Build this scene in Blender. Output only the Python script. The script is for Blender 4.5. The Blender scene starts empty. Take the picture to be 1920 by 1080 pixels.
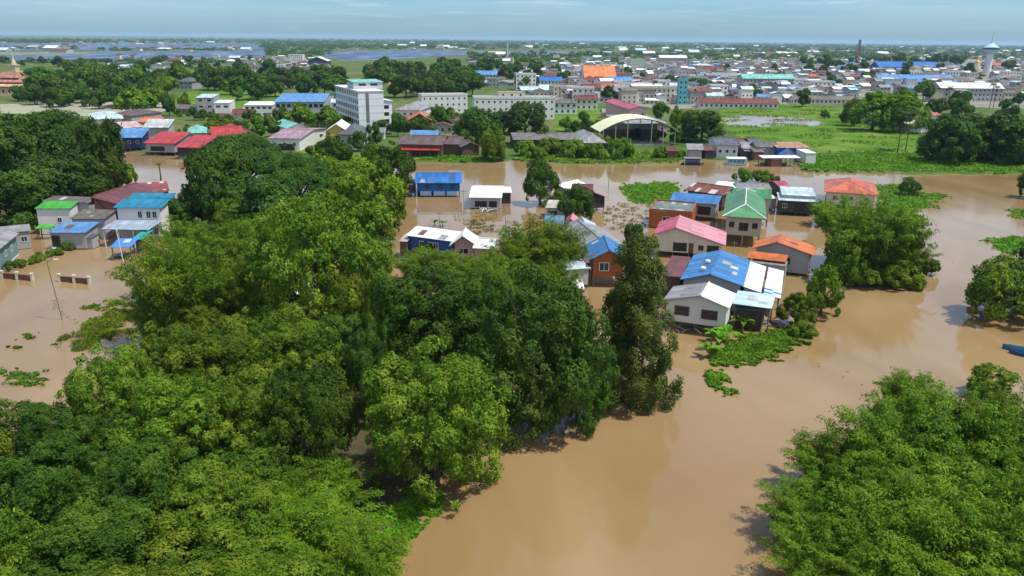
import bpy, math, random
import numpy as np
from mathutils import Vector, Matrix

rng = random.Random(7)
scene = bpy.context.scene
COL = scene.collection

# ------------------------------------------------------------------ camera
CAM_H, FPX, HZ_Y, ROLL = 40.0, 1500.0, 73.0, math.radians(0.6)
PITCH = math.atan((540 - HZ_Y) / FPX)
FW = Vector((0, math.cos(PITCH), -math.sin(PITCH)))
_r0, _u0 = Vector((1, 0, 0)), Vector((0, math.sin(PITCH), math.cos(PITCH)))
RT = math.cos(ROLL) * _r0 + math.sin(ROLL) * _u0
UP = -math.sin(ROLL) * _r0 + math.cos(ROLL) * _u0
CAM = Vector((0, 0, CAM_H))
cd = bpy.data.cameras.new('camera'); cam = bpy.data.objects.new('camera', cd); COL.objects.link(cam)
cd.sensor_width = 36; cd.lens = FPX / 1920 * 36; cd.clip_start = 0.5; cd.clip_end = 90000
M = Matrix((RT, UP, -FW)).transposed().to_4x4(); M.translation = CAM
cam.matrix_world = M
scene.camera = cam

# ------------------------------------------------------------------ world, sun, exposure
SUN_EL, SUN_AZ = math.radians(64), math.radians(-16)      # azimuth measured from +X towards +Y
SUN_DIR = Vector((math.cos(SUN_EL) * math.cos(SUN_AZ), math.cos(SUN_EL) * math.sin(SUN_AZ), math.sin(SUN_EL)))
w = bpy.data.worlds.new('World'); scene.world = w; w.use_nodes = True
wn = w.node_tree.nodes; wl = w.node_tree.links; wn.clear()
wout = wn.new('ShaderNodeOutputWorld'); wbg = wn.new('ShaderNodeBackground'); wbg.inputs[1].default_value = 0.10
sky = wn.new('ShaderNodeTexSky'); sky.sky_type = 'NISHITA'; sky.sun_disc = False
sky.sun_elevation = SUN_EL; sky.sun_rotation = math.pi / 2 - SUN_AZ
sky.altitude = 0; sky.air_density = 1.0; sky.dust_density = 0.6; sky.ozone_density = 2.5
# clouds: flat layer of cumulus high above, read by direction
tc = wn.new('ShaderNodeTexCoord'); sep = wn.new('ShaderNodeSeparateXYZ'); wl.new(tc.outputs['Generated'], sep.inputs[0])
zc = wn.new('ShaderNodeMath'); zc.operation = 'MAXIMUM'; zc.inputs[1].default_value = 0.012; wl.new(sep.outputs['Z'], zc.inputs[0])
za = wn.new('ShaderNodeMath'); za.operation = 'ADD'; za.inputs[1].default_value = 0.03; wl.new(zc.outputs[0], za.inputs[0])
dx = wn.new('ShaderNodeMath'); dx.operation = 'DIVIDE'; wl.new(sep.outputs['X'], dx.inputs[0]); wl.new(za.outputs[0], dx.inputs[1])
dy = wn.new('ShaderNodeMath'); dy.operation = 'DIVIDE'; wl.new(sep.outputs['Y'], dy.inputs[0]); wl.new(za.outputs[0], dy.inputs[1])
cmb = wn.new('ShaderNodeCombineXYZ'); wl.new(dx.outputs[0], cmb.inputs[0]); wl.new(dy.outputs[0], cmb.inputs[1])
n1 = wn.new('ShaderNodeTexNoise'); n1.inputs['Scale'].default_value = 0.55; n1.inputs['Detail'].default_value = 9; n1.inputs['Roughness'].default_value = 0.6
wl.new(cmb.outputs[0], n1.inputs['Vector'])
r1 = wn.new('ShaderNodeMapRange'); r1.inputs[1].default_value = 0.50; r1.inputs[2].default_value = 0.63; wl.new(n1.outputs[0], r1.inputs[0])
n2 = wn.new('ShaderNodeTexNoise'); n2.inputs['Scale'].default_value = 0.16; n2.inputs['Detail'].default_value = 6
wl.new(cmb.outputs[0], n2.inputs['Vector'])
r2 = wn.new('ShaderNodeMapRange'); r2.inputs[1].default_value = 0.34; r2.inputs[2].default_value = 0.62; r2.inputs[4].default_value = 0.75; wl.new(n2.outputs[0], r2.inputs[0])
mx = wn.new('ShaderNodeMath'); mx.operation = 'MAXIMUM'; wl.new(r1.outputs[0], mx.inputs[0]); wl.new(r2.outputs[0], mx.inputs[1])
fade = wn.new('ShaderNodeMapRange'); fade.inputs[1].default_value = 0.0; fade.inputs[2].default_value = 0.13; wl.new(sep.outputs['Z'], fade.inputs[0])
mul = wn.new('ShaderNodeMath'); mul.operation = 'MULTIPLY'; wl.new(mx.outputs[0], mul.inputs[0]); wl.new(fade.outputs[0], mul.inputs[1])
mul2 = wn.new('ShaderNodeMath'); mul2.operation = 'MULTIPLY'; mul2.inputs[1].default_value = 0.8; wl.new(mul.outputs[0], mul2.inputs[0])
tint = wn.new('ShaderNodeMix'); tint.data_type = 'RGBA'; tint.blend_type = 'MULTIPLY'; tint.inputs[0].default_value = 1.0
tint.inputs[7].default_value = (0.52, 0.86, 1.22, 1); wl.new(sky.outputs[0], tint.inputs[6])
mixc = wn.new('ShaderNodeMix'); mixc.data_type = 'RGBA'; wl.new(mul2.outputs[0], mixc.inputs[0])
wl.new(tint.outputs[2], mixc.inputs[6]); mixc.inputs[7].default_value = (9.2, 9.9, 10.5, 1)
wl.new(mixc.outputs[2], wbg.inputs[0]); wl.new(wbg.outputs[0], wout.inputs[0])

sl = bpy.data.lights.new('sun', 'SUN'); sl.energy = 4.7; sl.angle = math.radians(0.5); sl.color = (1.0, 0.955, 0.89)
so = bpy.data.objects.new('sun', sl); COL.objects.link(so); so.location = (0, 0, 300)
so.rotation_euler = (-SUN_DIR).to_track_quat('-Z', 'Y').to_euler()
scene.view_settings.view_transform = 'Standard'; scene.view_settings.look = 'None'
scene.view_settings.gamma = 1; scene.view_settings.use_curve_mapping = False
scene.view_settings.exposure = 0.2
scene.render.engine = 'CYCLES'
cy = scene.cycles
cy.use_denoising = True; cy.max_bounces = 6; cy.diffuse_bounces = 3; cy.glossy_bounces = 3; cy.transmission_bounces = 3
cy.volume_bounces = 0; cy.transparent_max_bounces = 6; cy.sample_clamp_indirect = 6

# ------------------------------------------------------------------ pixel <-> place
def ray(px, py):
    return (FW + RT * ((px - 960) / FPX) + UP * ((540 - py) / FPX)).normalized()
def P(px, py, z=0.0):
    d = ray(px, py)
    if d.z > -1e-5: d = Vector((d.x, d.y, -1e-5))
    return CAM + d * ((z - CAM_H) / d.z)
def proj(v):
    q = Vector(v) - CAM; t = q.dot(FW)
    return 960 + FPX * q.dot(RT) / t, 540 - FPX * q.dot(UP) / t
def dist(v): return (Vector(v) - CAM).dot(FW)

# ------------------------------------------------------------------ materials
def new_mat(name):
    m = bpy.data.materials.new(name); m.use_nodes = True
    nt = m.node_tree; b = nt.nodes['Principled BSDF']
    return m, nt, b
def srgb(r, g, b):
    f = lambda c: (c / 255 / 12.92) if c / 255 <= 0.04045 else ((c / 255 + 0.055) / 1.055) ** 2.4
    return (f(r), f(g), f(b))
def c4(c): return (c[0], c[1], c[2], 1.0)
_mc = {}
def paint(name, col, rough=0.7, var=0.25, scale=0.6, stain=None, spec=0.3, bump=0.0):
    """plain painted / plastered surface with slow blotches and fine streaks of dirt"""
    key = ('p', name)
    if key in _mc: return _mc[key]
    m, nt, b = new_mat(name); N = nt.nodes; L = nt.links
    t = N.new('ShaderNodeTexCoord')
    mp = N.new('ShaderNodeMapping'); mp.inputs['Scale'].default_value = (1, 1, 0.35); L.new(t.outputs['Object'], mp.inputs[0])
    n = N.new('ShaderNodeTexNoise'); n.inputs['Scale'].default_value = scale; n.inputs['Detail'].default_value = 8; n.inputs['Roughness'].default_value = 0.65
    L.new(mp.outputs[0], n.inputs['Vector'])
    r = N.new('ShaderNodeMapRange'); r.inputs[1].default_value = 0.38; r.inputs[2].default_value = 0.75; L.new(n.outputs[0], r.inputs[0])
    mx = N.new('ShaderNodeMix'); mx.data_type = 'RGBA'
    s = stain or tuple(c * (1 - var * 1.6) for c in (col[0], col[1] * 0.97, col[2] * 0.9))
    mx.inputs[6].default_value = c4(col); mx.inputs[7].default_value = c4([max(0, x) for x in s])
    mu = N.new('ShaderNodeMath'); mu.operation = 'MULTIPLY'; mu.inputs[1].default_value = min(1, var * 3); L.new(r.outputs[0], mu.inputs[0])
    L.new(mu.outputs[0], mx.inputs[0]); L.new(mx.outputs[2], b.inputs['Base Color'])
    b.inputs['Roughness'].default_value = rough; b.inputs['Specular IOR Level'].default_value = spec
    _mc[key] = m; return m
def sheet(name, col, axis='x', var=0.32, stain=None, rough=0.45, pitch=0.9, patch=None):
    """corrugated roofing: sheets of slightly different tone, ribs as relief, weather stains; patch = colour of odd replaced sheets"""
    key = ('s', name, axis)
    if key in _mc: return _mc[key]
    m, nt, b = new_mat(name); N = nt.nodes; L = nt.links
    t = N.new('ShaderNodeTexCoord'); s = N.new('ShaderNodeSeparateXYZ'); L.new(t.outputs['Object'], s.inputs[0])
    co = s.outputs['X' if axis == 'x' else 'Y']; ot = s.outputs['Y' if axis == 'x' else 'X']
    d1 = N.new('ShaderNodeMath'); d1.operation = 'DIVIDE'; d1.inputs[1].default_value = pitch; L.new(co, d1.inputs[0])
    f1 = N.new('ShaderNodeMath'); f1.operation = 'FLOOR'; L.new(d1.outputs[0], f1.inputs[0])
    d2 = N.new('ShaderNodeMath'); d2.operation = 'DIVIDE'; d2.inputs[1].default_value = 2.6; L.new(ot, d2.inputs[0])
    f2 = N.new('ShaderNodeMath'); f2.operation = 'FLOOR'; L.new(d2.outputs[0], f2.inputs[0])
    cb = N.new('ShaderNodeCombineXYZ'); L.new(f1.outputs[0], cb.inputs[0]); L.new(f2.outputs[0], cb.inputs[1])
    wn_ = N.new('ShaderNodeTexWhiteNoise'); wn_.noise_dimensions = '3D'; L.new(cb.outputs[0], wn_.inputs['Vector'])
    n = N.new('ShaderNodeTexNoise'); n.inputs['Scale'].default_value = 0.8; n.inputs['Detail'].default_value = 10; n.inputs['Roughness'].default_value = 0.78
    mp = N.new('ShaderNodeMapping'); mp.inputs['Scale'].default_value = (1.6, 0.5, 1) if axis == 'x' else (0.5, 1.6, 1)
    L.new(t.outputs['Object'], mp.inputs[0]); L.new(mp.outputs[0], n.inputs['Vector'])
    r = N.new('ShaderNodeMapRange'); r.inputs[1].default_value = 0.42; r.inputs[2].default_value = 0.72; L.new(n.outputs[0], r.inputs[0])
    mx = N.new('ShaderNodeMix'); mx.data_type = 'RGBA'
    st = stain or tuple(c * 0.42 + 0.045 for c in col)
    mx.inputs[6].default_value = c4(col); mx.inputs[7].default_value = c4(st)
    mu = N.new('ShaderNodeMath'); mu.operation = 'MULTIPLY'; mu.inputs[1].default_value = 0.75; L.new(r.outputs[0], mu.inputs[0]); L.new(mu.outputs[0], mx.inputs[0])
    last = mx.outputs[2]
    if patch:
        g = N.new('ShaderNodeMath'); g.operation = 'GREATER_THAN'; g.inputs[1].default_value = 0.8; L.new(wn_.outputs['Value'], g.inputs[0])
        m2 = N.new('ShaderNodeMix'); m2.data_type = 'RGBA'; m2.inputs[7].default_value = c4(patch)
        L.new(g.outputs[0], m2.inputs[0]); L.new(last, m2.inputs[6]); last = m2.outputs[2]
    hv = N.new('ShaderNodeHueSaturation'); L.new(last, hv.inputs['Color'])
    vr = N.new('ShaderNodeMapRange'); vr.inputs[3].default_value = 1 - var; vr.inputs[4].default_value = 1 + var * 0.5
    L.new(wn_.outputs['Value'], vr.inputs[0]); L.new(vr.outputs[0], hv.inputs['Value']); L.new(hv.outputs[0], b.inputs['Base Color'])
    sn = N.new('ShaderNodeMath'); sn.operation = 'SINE'; ms = N.new('ShaderNodeMath'); ms.operation = 'MULTIPLY'; ms.inputs[1].default_value = 2 * math.pi / 0.3
    L.new(co, ms.inputs[0]); L.new(ms.outputs[0], sn.inputs[0])
    bp = N.new('ShaderNodeBump'); bp.inputs['Strength'].default_value = 0.35; bp.inputs['Distance'].default_value = 0.04
    L.new(sn.outputs[0], bp.inputs['Height']); L.new(bp.outputs[0], b.inputs['Normal'])
    b.inputs['Roughness'].default_value = rough; b.inputs['Specular IOR Level'].default_value = 0.35
    _mc[key] = m; return m
def leafmat(name, dark, mid, light, trans=0.3, patchscale=0.16):
    m, nt, b = new_mat(name); N = nt.nodes; L = nt.links
    at = N.new('ShaderNodeAttribute'); at.attribute_name = 'leafvar'
    t = N.new('ShaderNodeTexCoord'); oi = N.new('ShaderNodeObjectInfo')
    n = N.new('ShaderNodeTexNoise'); n.inputs['Scale'].default_value = patchscale; n.inputs['Detail'].default_value = 3
    ad = N.new('ShaderNodeVectorMath'); ad.operation = 'ADD'; L.new(t.outputs['Object'], ad.inputs[0]); L.new(oi.outputs['Location'], ad.inputs[1])
    L.new(ad.outputs[0], n.inputs['Vector'])
    a1 = N.new('ShaderNodeMath'); a1.operation = 'MULTIPLY_ADD'; a1.inputs[1].default_value = 0.62; L.new(at.outputs['Fac'], a1.inputs[0])
    nr = N.new('ShaderNodeMapRange'); nr.inputs[1].default_value = 0.3; nr.inputs[2].default_value = 0.7; nr.inputs[4].default_value = 0.38; L.new(n.outputs[0], nr.inputs[0])
    L.new(nr.outputs[0], a1.inputs[2])
    cr = N.new('ShaderNodeValToRGB'); e = cr.color_ramp.elements
    e[0].position = 0.08; e[0].color = c4(dark); e[1].position = 0.92; e[1].color = c4(light)
    x = e.new(0.5); x.color = c4(mid)
    L.new(a1.outputs[0], cr.inputs[0])
    hv = N.new('ShaderNodeHueSaturation'); L.new(cr.outputs[0], hv.inputs['Color'])
    vr = N.new('ShaderNodeMapRange'); vr.inputs[3].default_value = 0.78; vr.inputs[4].default_value = 1.18; L.new(oi.outputs['Random'], vr.inputs[0]); L.new(vr.outputs[0], hv.inputs['Value'])
    hr = N.new('ShaderNodeMapRange'); hr.inputs[3].default_value = 0.480; hr.inputs[4].default_value = 0.506; L.new(oi.outputs['Random'], hr.inputs[0]); L.new(hr.outputs[0], hv.inputs['Hue'])
    tr = N.new('ShaderNodeBsdfTranslucent'); L.new(hv.outputs[0], tr.inputs[0]); L.new(hv.outputs[0], b.inputs['Base Color'])
    b.inputs['Roughness'].default_value = 0.6; b.inputs['Specular IOR Level'].default_value = 0.12
    ms = N.new('ShaderNodeMixShader'); ms.inputs[0].default_value = trans
    L.new(b.outputs[0], ms.inputs[1]); L.new(tr.outputs[0], ms.inputs[2]); L.new(ms.outputs[0], N['Material Output'].inputs[0])
    return m
def groundmat(name, c1, c2, c3, scale=0.05, fine=0.9, rough=0.95):
    m, nt, b = new_mat(name); N = nt.nodes; L = nt.links
    g = N.new('ShaderNodeNewGeometry')
    n = N.new('ShaderNodeTexNoise'); n.inputs['Scale'].default_value = scale; n.inputs['Detail'].default_value = 8; L.new(g.outputs['Position'], n.inputs['Vector'])
    n2_ = N.new('ShaderNodeTexNoise'); n2_.inputs['Scale'].default_value = fine; n2_.inputs['Detail'].default_value = 6; L.new(g.outputs['Position'], n2_.inputs['Vector'])
    a = N.new('ShaderNodeMath'); a.operation = 'MULTIPLY_ADD'; a.inputs[1].default_value = 0.35; L.new(n2_.outputs[0], a.inputs[0])
    s = N.new('ShaderNodeMath'); s.operation = 'MULTIPLY'; s.inputs[1].default_value = 0.65; L.new(n.outputs[0], s.inputs[0]); L.new(s.outputs[0], a.inputs[2])
    cr = N.new('ShaderNodeValToRGB'); e = cr.color_ramp.elements
    e[0].position = 0.36; e[0].color = c4(c1); e[1].position = 0.64; e[1].color = c4(c3); x = e.new(0.5); x.color = c4(c2)
    L.new(a.outputs[0], cr.inputs[0]); L.new(cr.outputs[0], b.inputs['Base Color'])
    b.inputs['Roughness'].default_value = rough; b.inputs['Specular IOR Level'].default_value = 0.1
    bp = N.new('ShaderNodeBump'); bp.inputs['Strength'].default_value = 0.5; bp.inputs['Distance'].default_value = 0.25
    L.new(n2_.outputs[0], bp.inputs['Height']); L.new(bp.outputs[0], b.inputs['Normal'])
    return m

def watermat(name, c1, c2, rough=0.06, bump=0.05, bscale=0.35):
    m, nt, b = new_mat(name); N = nt.nodes; L = nt.links
    g = N.new('ShaderNodeNewGeometry')
    mp = N.new('ShaderNodeMapping'); mp.inputs['Scale'].default_value = (1, 0.45, 1); mp.inputs['Rotation'].default_value = (0, 0, 0.5); L.new(g.outputs['Position'], mp.inputs[0])
    n = N.new('ShaderNodeTexNoise'); n.inputs['Scale'].default_value = 0.045; n.inputs['Detail'].default_value = 9; n.inputs['Distortion'].default_value = 1.6; L.new(mp.outputs[0], n.inputs['Vector'])
    r = N.new('ShaderNodeMapRange'); r.inputs[1].default_value = 0.35; r.inputs[2].default_value = 0.7; L.new(n.outputs[0], r.inputs[0])
    mx = N.new('ShaderNodeMix'); mx.data_type = 'RGBA'; mx.inputs[6].default_value = c4(c1); mx.inputs[7].default_value = c4(c2); L.new(r.outputs[0], mx.inputs[0])
    L.new(mx.outputs[2], b.inputs['Base Color'])
    nw = N.new('ShaderNodeTexNoise'); nw.inputs['Scale'].default_value = 0.022; nw.inputs['Detail'].default_value = 5; L.new(mp.outputs[0], nw.inputs['Vector'])
    rw = N.new('ShaderNodeMapRange'); rw.inputs[1].default_value = 0.4; rw.inputs[2].default_value = 0.66; rw.inputs[3].default_value = rough * .6; rw.inputs[4].default_value = rough * 3; L.new(nw.outputs[0], rw.inputs[0])
    L.new(rw.outputs[0], b.inputs['Roughness']); b.inputs['IOR'].default_value = 1.42
    n3 = N.new('ShaderNodeTexNoise'); n3.inputs['Scale'].default_value = bscale; n3.inputs['Detail'].default_value = 4; L.new(mp.outputs[0], n3.inputs['Vector'])
    bp = N.new('ShaderNodeBump'); bp.inputs['Strength'].default_value = bump; bp.inputs['Distance'].default_value = 0.3
    L.new(n3.outputs[0], bp.inputs['Height']); L.new(bp.outputs[0], b.inputs['Normal'])
    return m

# ------------------------------------------------------------------ mesh helpers
class MB:
    def __init__(s): s.v = []; s.f = []; s.m = []
    def poly(s, pts, mi=0):
        i = len(s.v); s.v += [tuple(p) for p in pts]; s.f.append(tuple(range(i, i + len(pts)))); s.m.append(mi)
    def hexa(s, b4, t4, mi=0):
        i = len(s.v); s.v += [tuple(p) for p in b4] + [tuple(p) for p in t4]
        for f in ((3, 2, 1, 0), (4, 5, 6, 7), (0, 1, 5, 4), (1, 2, 6, 5), (2, 3, 7, 6), (3, 0, 4, 7)):
            s.f.append(tuple(i + k for k in f)); s.m.append(mi)
    def box(s, x0, x1, y0, y1, z0, z1, mi=0):
        s.hexa([(x0, y0, z0), (x1, y0, z0), (x1, y1, z0), (x0, y1, z0)], [(x0, y0, z1), (x1, y0, z1), (x1, y1, z1), (x0, y1, z1)], mi)
    def slab(s, pts, t, mi=0):
        """pts: corners of the top face (counter-clockwise from above); t thickness straight down"""
        n = len(pts); i = len(s.v)
        s.v += [tuple(p) for p in pts] + [(p[0], p[1], p[2] - t) for p in pts]
        s.f.append(tuple(range(i, i + n))); s.m.append(mi)
        s.f.append(tuple(range(i + 2 * n - 1, i + n - 1, -1))); s.m.append(mi)
        for k in range(n):
            k2 = (k + 1) % n; s.f.append((i + k, i + n + k, i + n + k2, i + k2)); s.m.append(mi)
    def prism_y(s, prof, y0, y1, mi=0):
        """profile [(x,z)] counter-clockwise seen from -y, extruded y0..y1"""
        n = len(prof); i = len(s.v)
        s.v += [(x, y0, z) for x, z in prof] + [(x, y1, z) for x, z in prof]
        s.f.append(tuple(range(i, i + n))); s.f.append(tuple(range(i + 2 * n - 1, i + n - 1, -1))); s.m += [mi, mi]
        for k in range(n):
            k2 = (k + 1) % n; s.f.append((i + k2, i + k, i + n + k, i + n + k2)); s.m.append(mi)
    def tube(s, pts, rad, n=7, mi=0, cap=True):
        rings = []
        for k, p in enumerate(pts):
            p = Vector(p)
            d = (Vector(pts[min(k + 1, len(pts) - 1)]) - Vector(pts[max(k - 1, 0)])).normalized()
            a = d.cross(Vector((0.31, 0.95, 0.1))).normalized() if abs(d.y) < 0.9 else d.cross(Vector((1, 0, 0))).normalized()
            b = d.cross(a); i = len(s.v); r = rad[k] if hasattr(rad, '__len__') else rad
            for q in range(n):
                t = 2 * math.pi * q / n; s.v.append(tuple(p + (a * math.cos(t) + b * math.sin(t)) * r))
            rings.append(i)
        for k in range(len(rings) - 1):
            for q in range(n):
                q2 = (q + 1) % n; s.f.append((rings[k] + q, rings[k] + q2, rings[k + 1] + q2, rings[k + 1] + q)); s.m.append(mi)
        if cap:
            s.f.append(tuple(rings[0] + q for q in range(n))); s.f.append(tuple(rings[-1] + n - 1 - q for q in range(n))); s.m += [mi, mi]
    def lathe(s, prof, n=16, cx=0, cy=0, mi=0):
        i0 = len(s.v)
        for r, z in prof:
            for q in range(n):
                t = 2 * math.pi * q / n; s.v.append((cx + r * math.cos(t), cy + r * math.sin(t), z))
        for k in range(len(prof) - 1):
            for q in range(n):
                q2 = (q + 1) % n; s.f.append((i0 + k * n + q, i0 + k * n + q2, i0 + (k + 1) * n + q2, i0 + (k + 1) * n + q)); s.m.append(mi)
    def mesh(s, name, mats):
        me = bpy.data.meshes.new(name); me.from_pydata(s.v, [], s.f)
        for m in (mats if isinstance(mats, (list, tuple)) else [mats]): me.materials.append(m)
        if any(s.m): me.polygons.foreach_set('material_index', s.m)
        me.update(); return me
    def build(s, name, mats, parent=None): return ob(name, s.mesh(name, mats), parent)
def ob(name, me, parent=None, loc=None, rz=None, scale=None):
    o = bpy.data.objects.new(name, me); COL.objects.link(o)
    if parent is not None: o.parent = parent
    if loc is not None: o.location = loc
    if rz is not None: o.rotation_euler = (0, 0, rz)
    if scale is not None: o.scale = scale
    return o
def tag(o, label=None, cat=None, group=None, kind=None):
    if label: o['label'] = label
    if cat: o['category'] = cat
    if group: o['group'] = group
    if kind: o['kind'] = kind
    return o
def empty(name, loc=(0, 0, 0), rz=0.0):
    o = bpy.data.objects.new(name, None); COL.objects.link(o); o.location = loc; o.rotation_euler = (0, 0, rz); o.empty_display_size = 0.5
    return o
AUTO = []     # (object, attribute phrase) labelled at the end
LAND = []     # (phrase, px, py) landmarks
def auto(o, attr, cat, group):
    o['category'] = cat; o['group'] = group; AUTO.append((o, attr)); return o

def quads_mesh(name, V, mat, var=None, tri=False):
    """V: (n,4,3) array of quads -> mesh with a per-face leafvar attribute"""
    n, k = V.shape[0], V.shape[1]
    me = bpy.data.meshes.new(name)
    me.vertices.add(n * k); me.vertices.foreach_set('co', V.reshape(-1).astype(np.float32))
    me.loops.add(n * k); me.loops.foreach_set('vertex_index', np.arange(n * k, dtype=np.int32))
    me.polygons.add(n); me.polygons.foreach_set('loop_start', np.arange(0, n * k, k, dtype=np.int32))
    me.update(calc_edges=True)
    if var is not None:
        a = me.attributes.new('leafvar', 'FLOAT', 'FACE'); a.data.foreach_set('value', var.astype(np.float32))
    me.materials.append(mat); me.validate(); return me

def unit(v): return v / np.maximum(1e-9, np.linalg.norm(v, axis=-1, keepdims=True))
def leaves(pos, nrm, size, R, aspect=0.5, tangent=None):
    """rhombic leaf blades at pos with normals nrm"""
    n = len(pos)
    t = R.normal(size=(n, 3)) if tangent is None else tangent
    t = unit(t - nrm * np.sum(t * nrm, 1, keepdims=True)); b = np.cross(nrm, t)
    s = (size * R.uniform(0.65, 1.35, n))[:, None]
    a = t * s * 0.5; c = b * s * 0.5 * aspect
    return np.stack([pos - a, pos + c, pos + a, pos - c], 1)

# ------------------------------------------------------------------ foliage colours
LM = {
 'mango':  leafmat('leaf_mango', (0.017, 0.058, 0.005), (0.047, 0.115, 0.008), (0.115, 0.195, 0.016), trans=0.2),
 'olive':  leafmat('leaf_olive', (0.028, 0.074, 0.005), (0.092, 0.170, 0.009), (0.225, 0.290, 0.022), trans=0.22),
 'bright': leafmat('leaf_bright', (0.040, 0.105, 0.006), (0.105, 0.205, 0.009), (0.230, 0.325, 0.020)),
 'dark':   leafmat('leaf_dark', (0.020, 0.064, 0.008), (0.052, 0.128, 0.012), (0.115, 0.200, 0.026), trans=0.2),
 'deep':   leafmat('leaf_deep', (0.016, 0.050, 0.006), (0.038, 0.094, 0.009), (0.090, 0.160, 0.018), trans=0.2),
 'grey':   leafmat('leaf_grey', (0.036, 0.072, 0.010), (0.082, 0.132, 0.020), (0.160, 0.210, 0.040), trans=0.25),
 'grass':  leafmat('leaf_grass', (0.045, 0.140, 0.006), (0.085, 0.220, 0.008), (0.150, 0.300, 0.016), trans=0.25),
 'reed':   leafmat('leaf_reed', (0.100, 0.120, 0.030), (0.160, 0.170, 0.050), (0.240, 0.230, 0.090), trans=0.25),
 'palm':   leafmat('leaf_palm', (0.028, 0.060, 0.012), (0.055, 0.105, 0.018), (0.100, 0.150, 0.035), trans=0.2),
}
BARK = paint('bark', (0.085, 0.068, 0.05), rough=0.95, var=0.3, scale=2.0)
CULM = paint('culm', (0.16, 0.17, 0.05), rough=0.8, var=0.25)

# ------------------------------------------------------------------ crowns
def spaced(R, d, n):
    """pick n of the candidate directions, each the farthest from those already taken"""
    out = [0]; m = np.sum((d - d[0]) ** 2, 1)
    for _ in range(min(n, len(d)) - 1):
        k = int(np.argmax(m * R.uniform(0.7, 1.0, len(d)))); out.append(k); m = np.minimum(m, np.sum((d - d[k]) ** 2, 1))
    return d[out]
def lobes_dome(R, n, rx, rz_up, rz_dn, zc, lr, low=-0.45):
    """billows: a dozen limbs each carry a sub-crown, each sub-crown a cap of leaf lobes; limbs reach out unevenly"""
    m = max(5, int(n / 9)); d = unit(R.normal(size=(m * 5, 3))); d = spaced(R, d[d[:, 2] > low], m)
    C = []; Rr = []; D = []
    for k in range(len(d)):
        big = rx * R.uniform(0.26, 0.50); reach = R.uniform(0.70, 1.14)
        s = rz_up if d[k, 2] > 0 else rz_dn
        ctr = np.array([d[k, 0] * (rx - big) * reach, d[k, 1] * (rx - big) * reach, zc + d[k, 2] * max(0.2, s - big * 0.85) * reach])
        q = unit(R.normal(size=(60, 3)) + d[k] * 0.9 + np.array([0, 0, 0.35])); q = spaced(R, q, max(4, int(n / m * (big / (0.4 * rx)) ** 2)))
        for e in q:
            r = lr * R.uniform(0.55, 1.3); C.append(ctr + e * (big - r * 0.5) * np.array([1, 1, 0.85])); Rr.append(r); D.append(e)
    C, Rr, D = np.array(C), np.array(Rr), np.array(D); C[:, 2] = np.maximum(C[:, 2], zc - rz_dn + Rr * 0.8)
    return C, Rr, D
def crown_from_lobes(R, c, r, nleaf, leaf, aspect=0.5, squash=1.0, upbias=0.35, out=None, zmin=0.4, droop=0.0):
    wgt = r ** 2; idx = R.choice(len(c), size=nleaf, p=wgt / wgt.sum())
    d = unit(R.normal(size=(nleaf, 3)))
    o = unit(c[idx] - np.array([0, 0, c[:, 2].mean() * 0.75])) if out is None else out
    flip = np.sum(d * o, 1) < -0.25; d[flip] *= -1
    rad = r[idx] * (0.70 + 0.35 * R.uniform(0, 1, nleaf) ** 0.6) * (1 + 0.09 * R.normal(size=nleaf))
    p = c[idx] + d * rad[:, None] * np.array([1, 1, squash])
    p[:, 2] -= droop * R.uniform(0, 1, nleaf) ** 2
    n = unit(d + 0.38 * R.normal(size=(nleaf, 3)) + np.array([0, 0, upbias]))
    keep = p[:, 2] > zmin; p, n, idx = p[keep], n[keep], idx[keep]
    lobev = R.uniform(0, 1, len(c)); v = 0.55 * lobev[idx] + 0.45 * R.uniform(0, 1, len(idx))
    return leaves(p, n, leaf, R, aspect), v
def wavefield(R, wl, n=14):
    """smooth random field with features of about wl metres, values roughly -1..1"""
    k = unit(R.normal(size=(n, 3))) * (2 * math.pi / wl) * R.uniform(.6, 1.5, (n, 1)); ph = R.uniform(0, 6.283, n)
    return lambda p: np.sin(p @ k.T + ph).sum(1) / math.sqrt(n / 2) * .62
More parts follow.
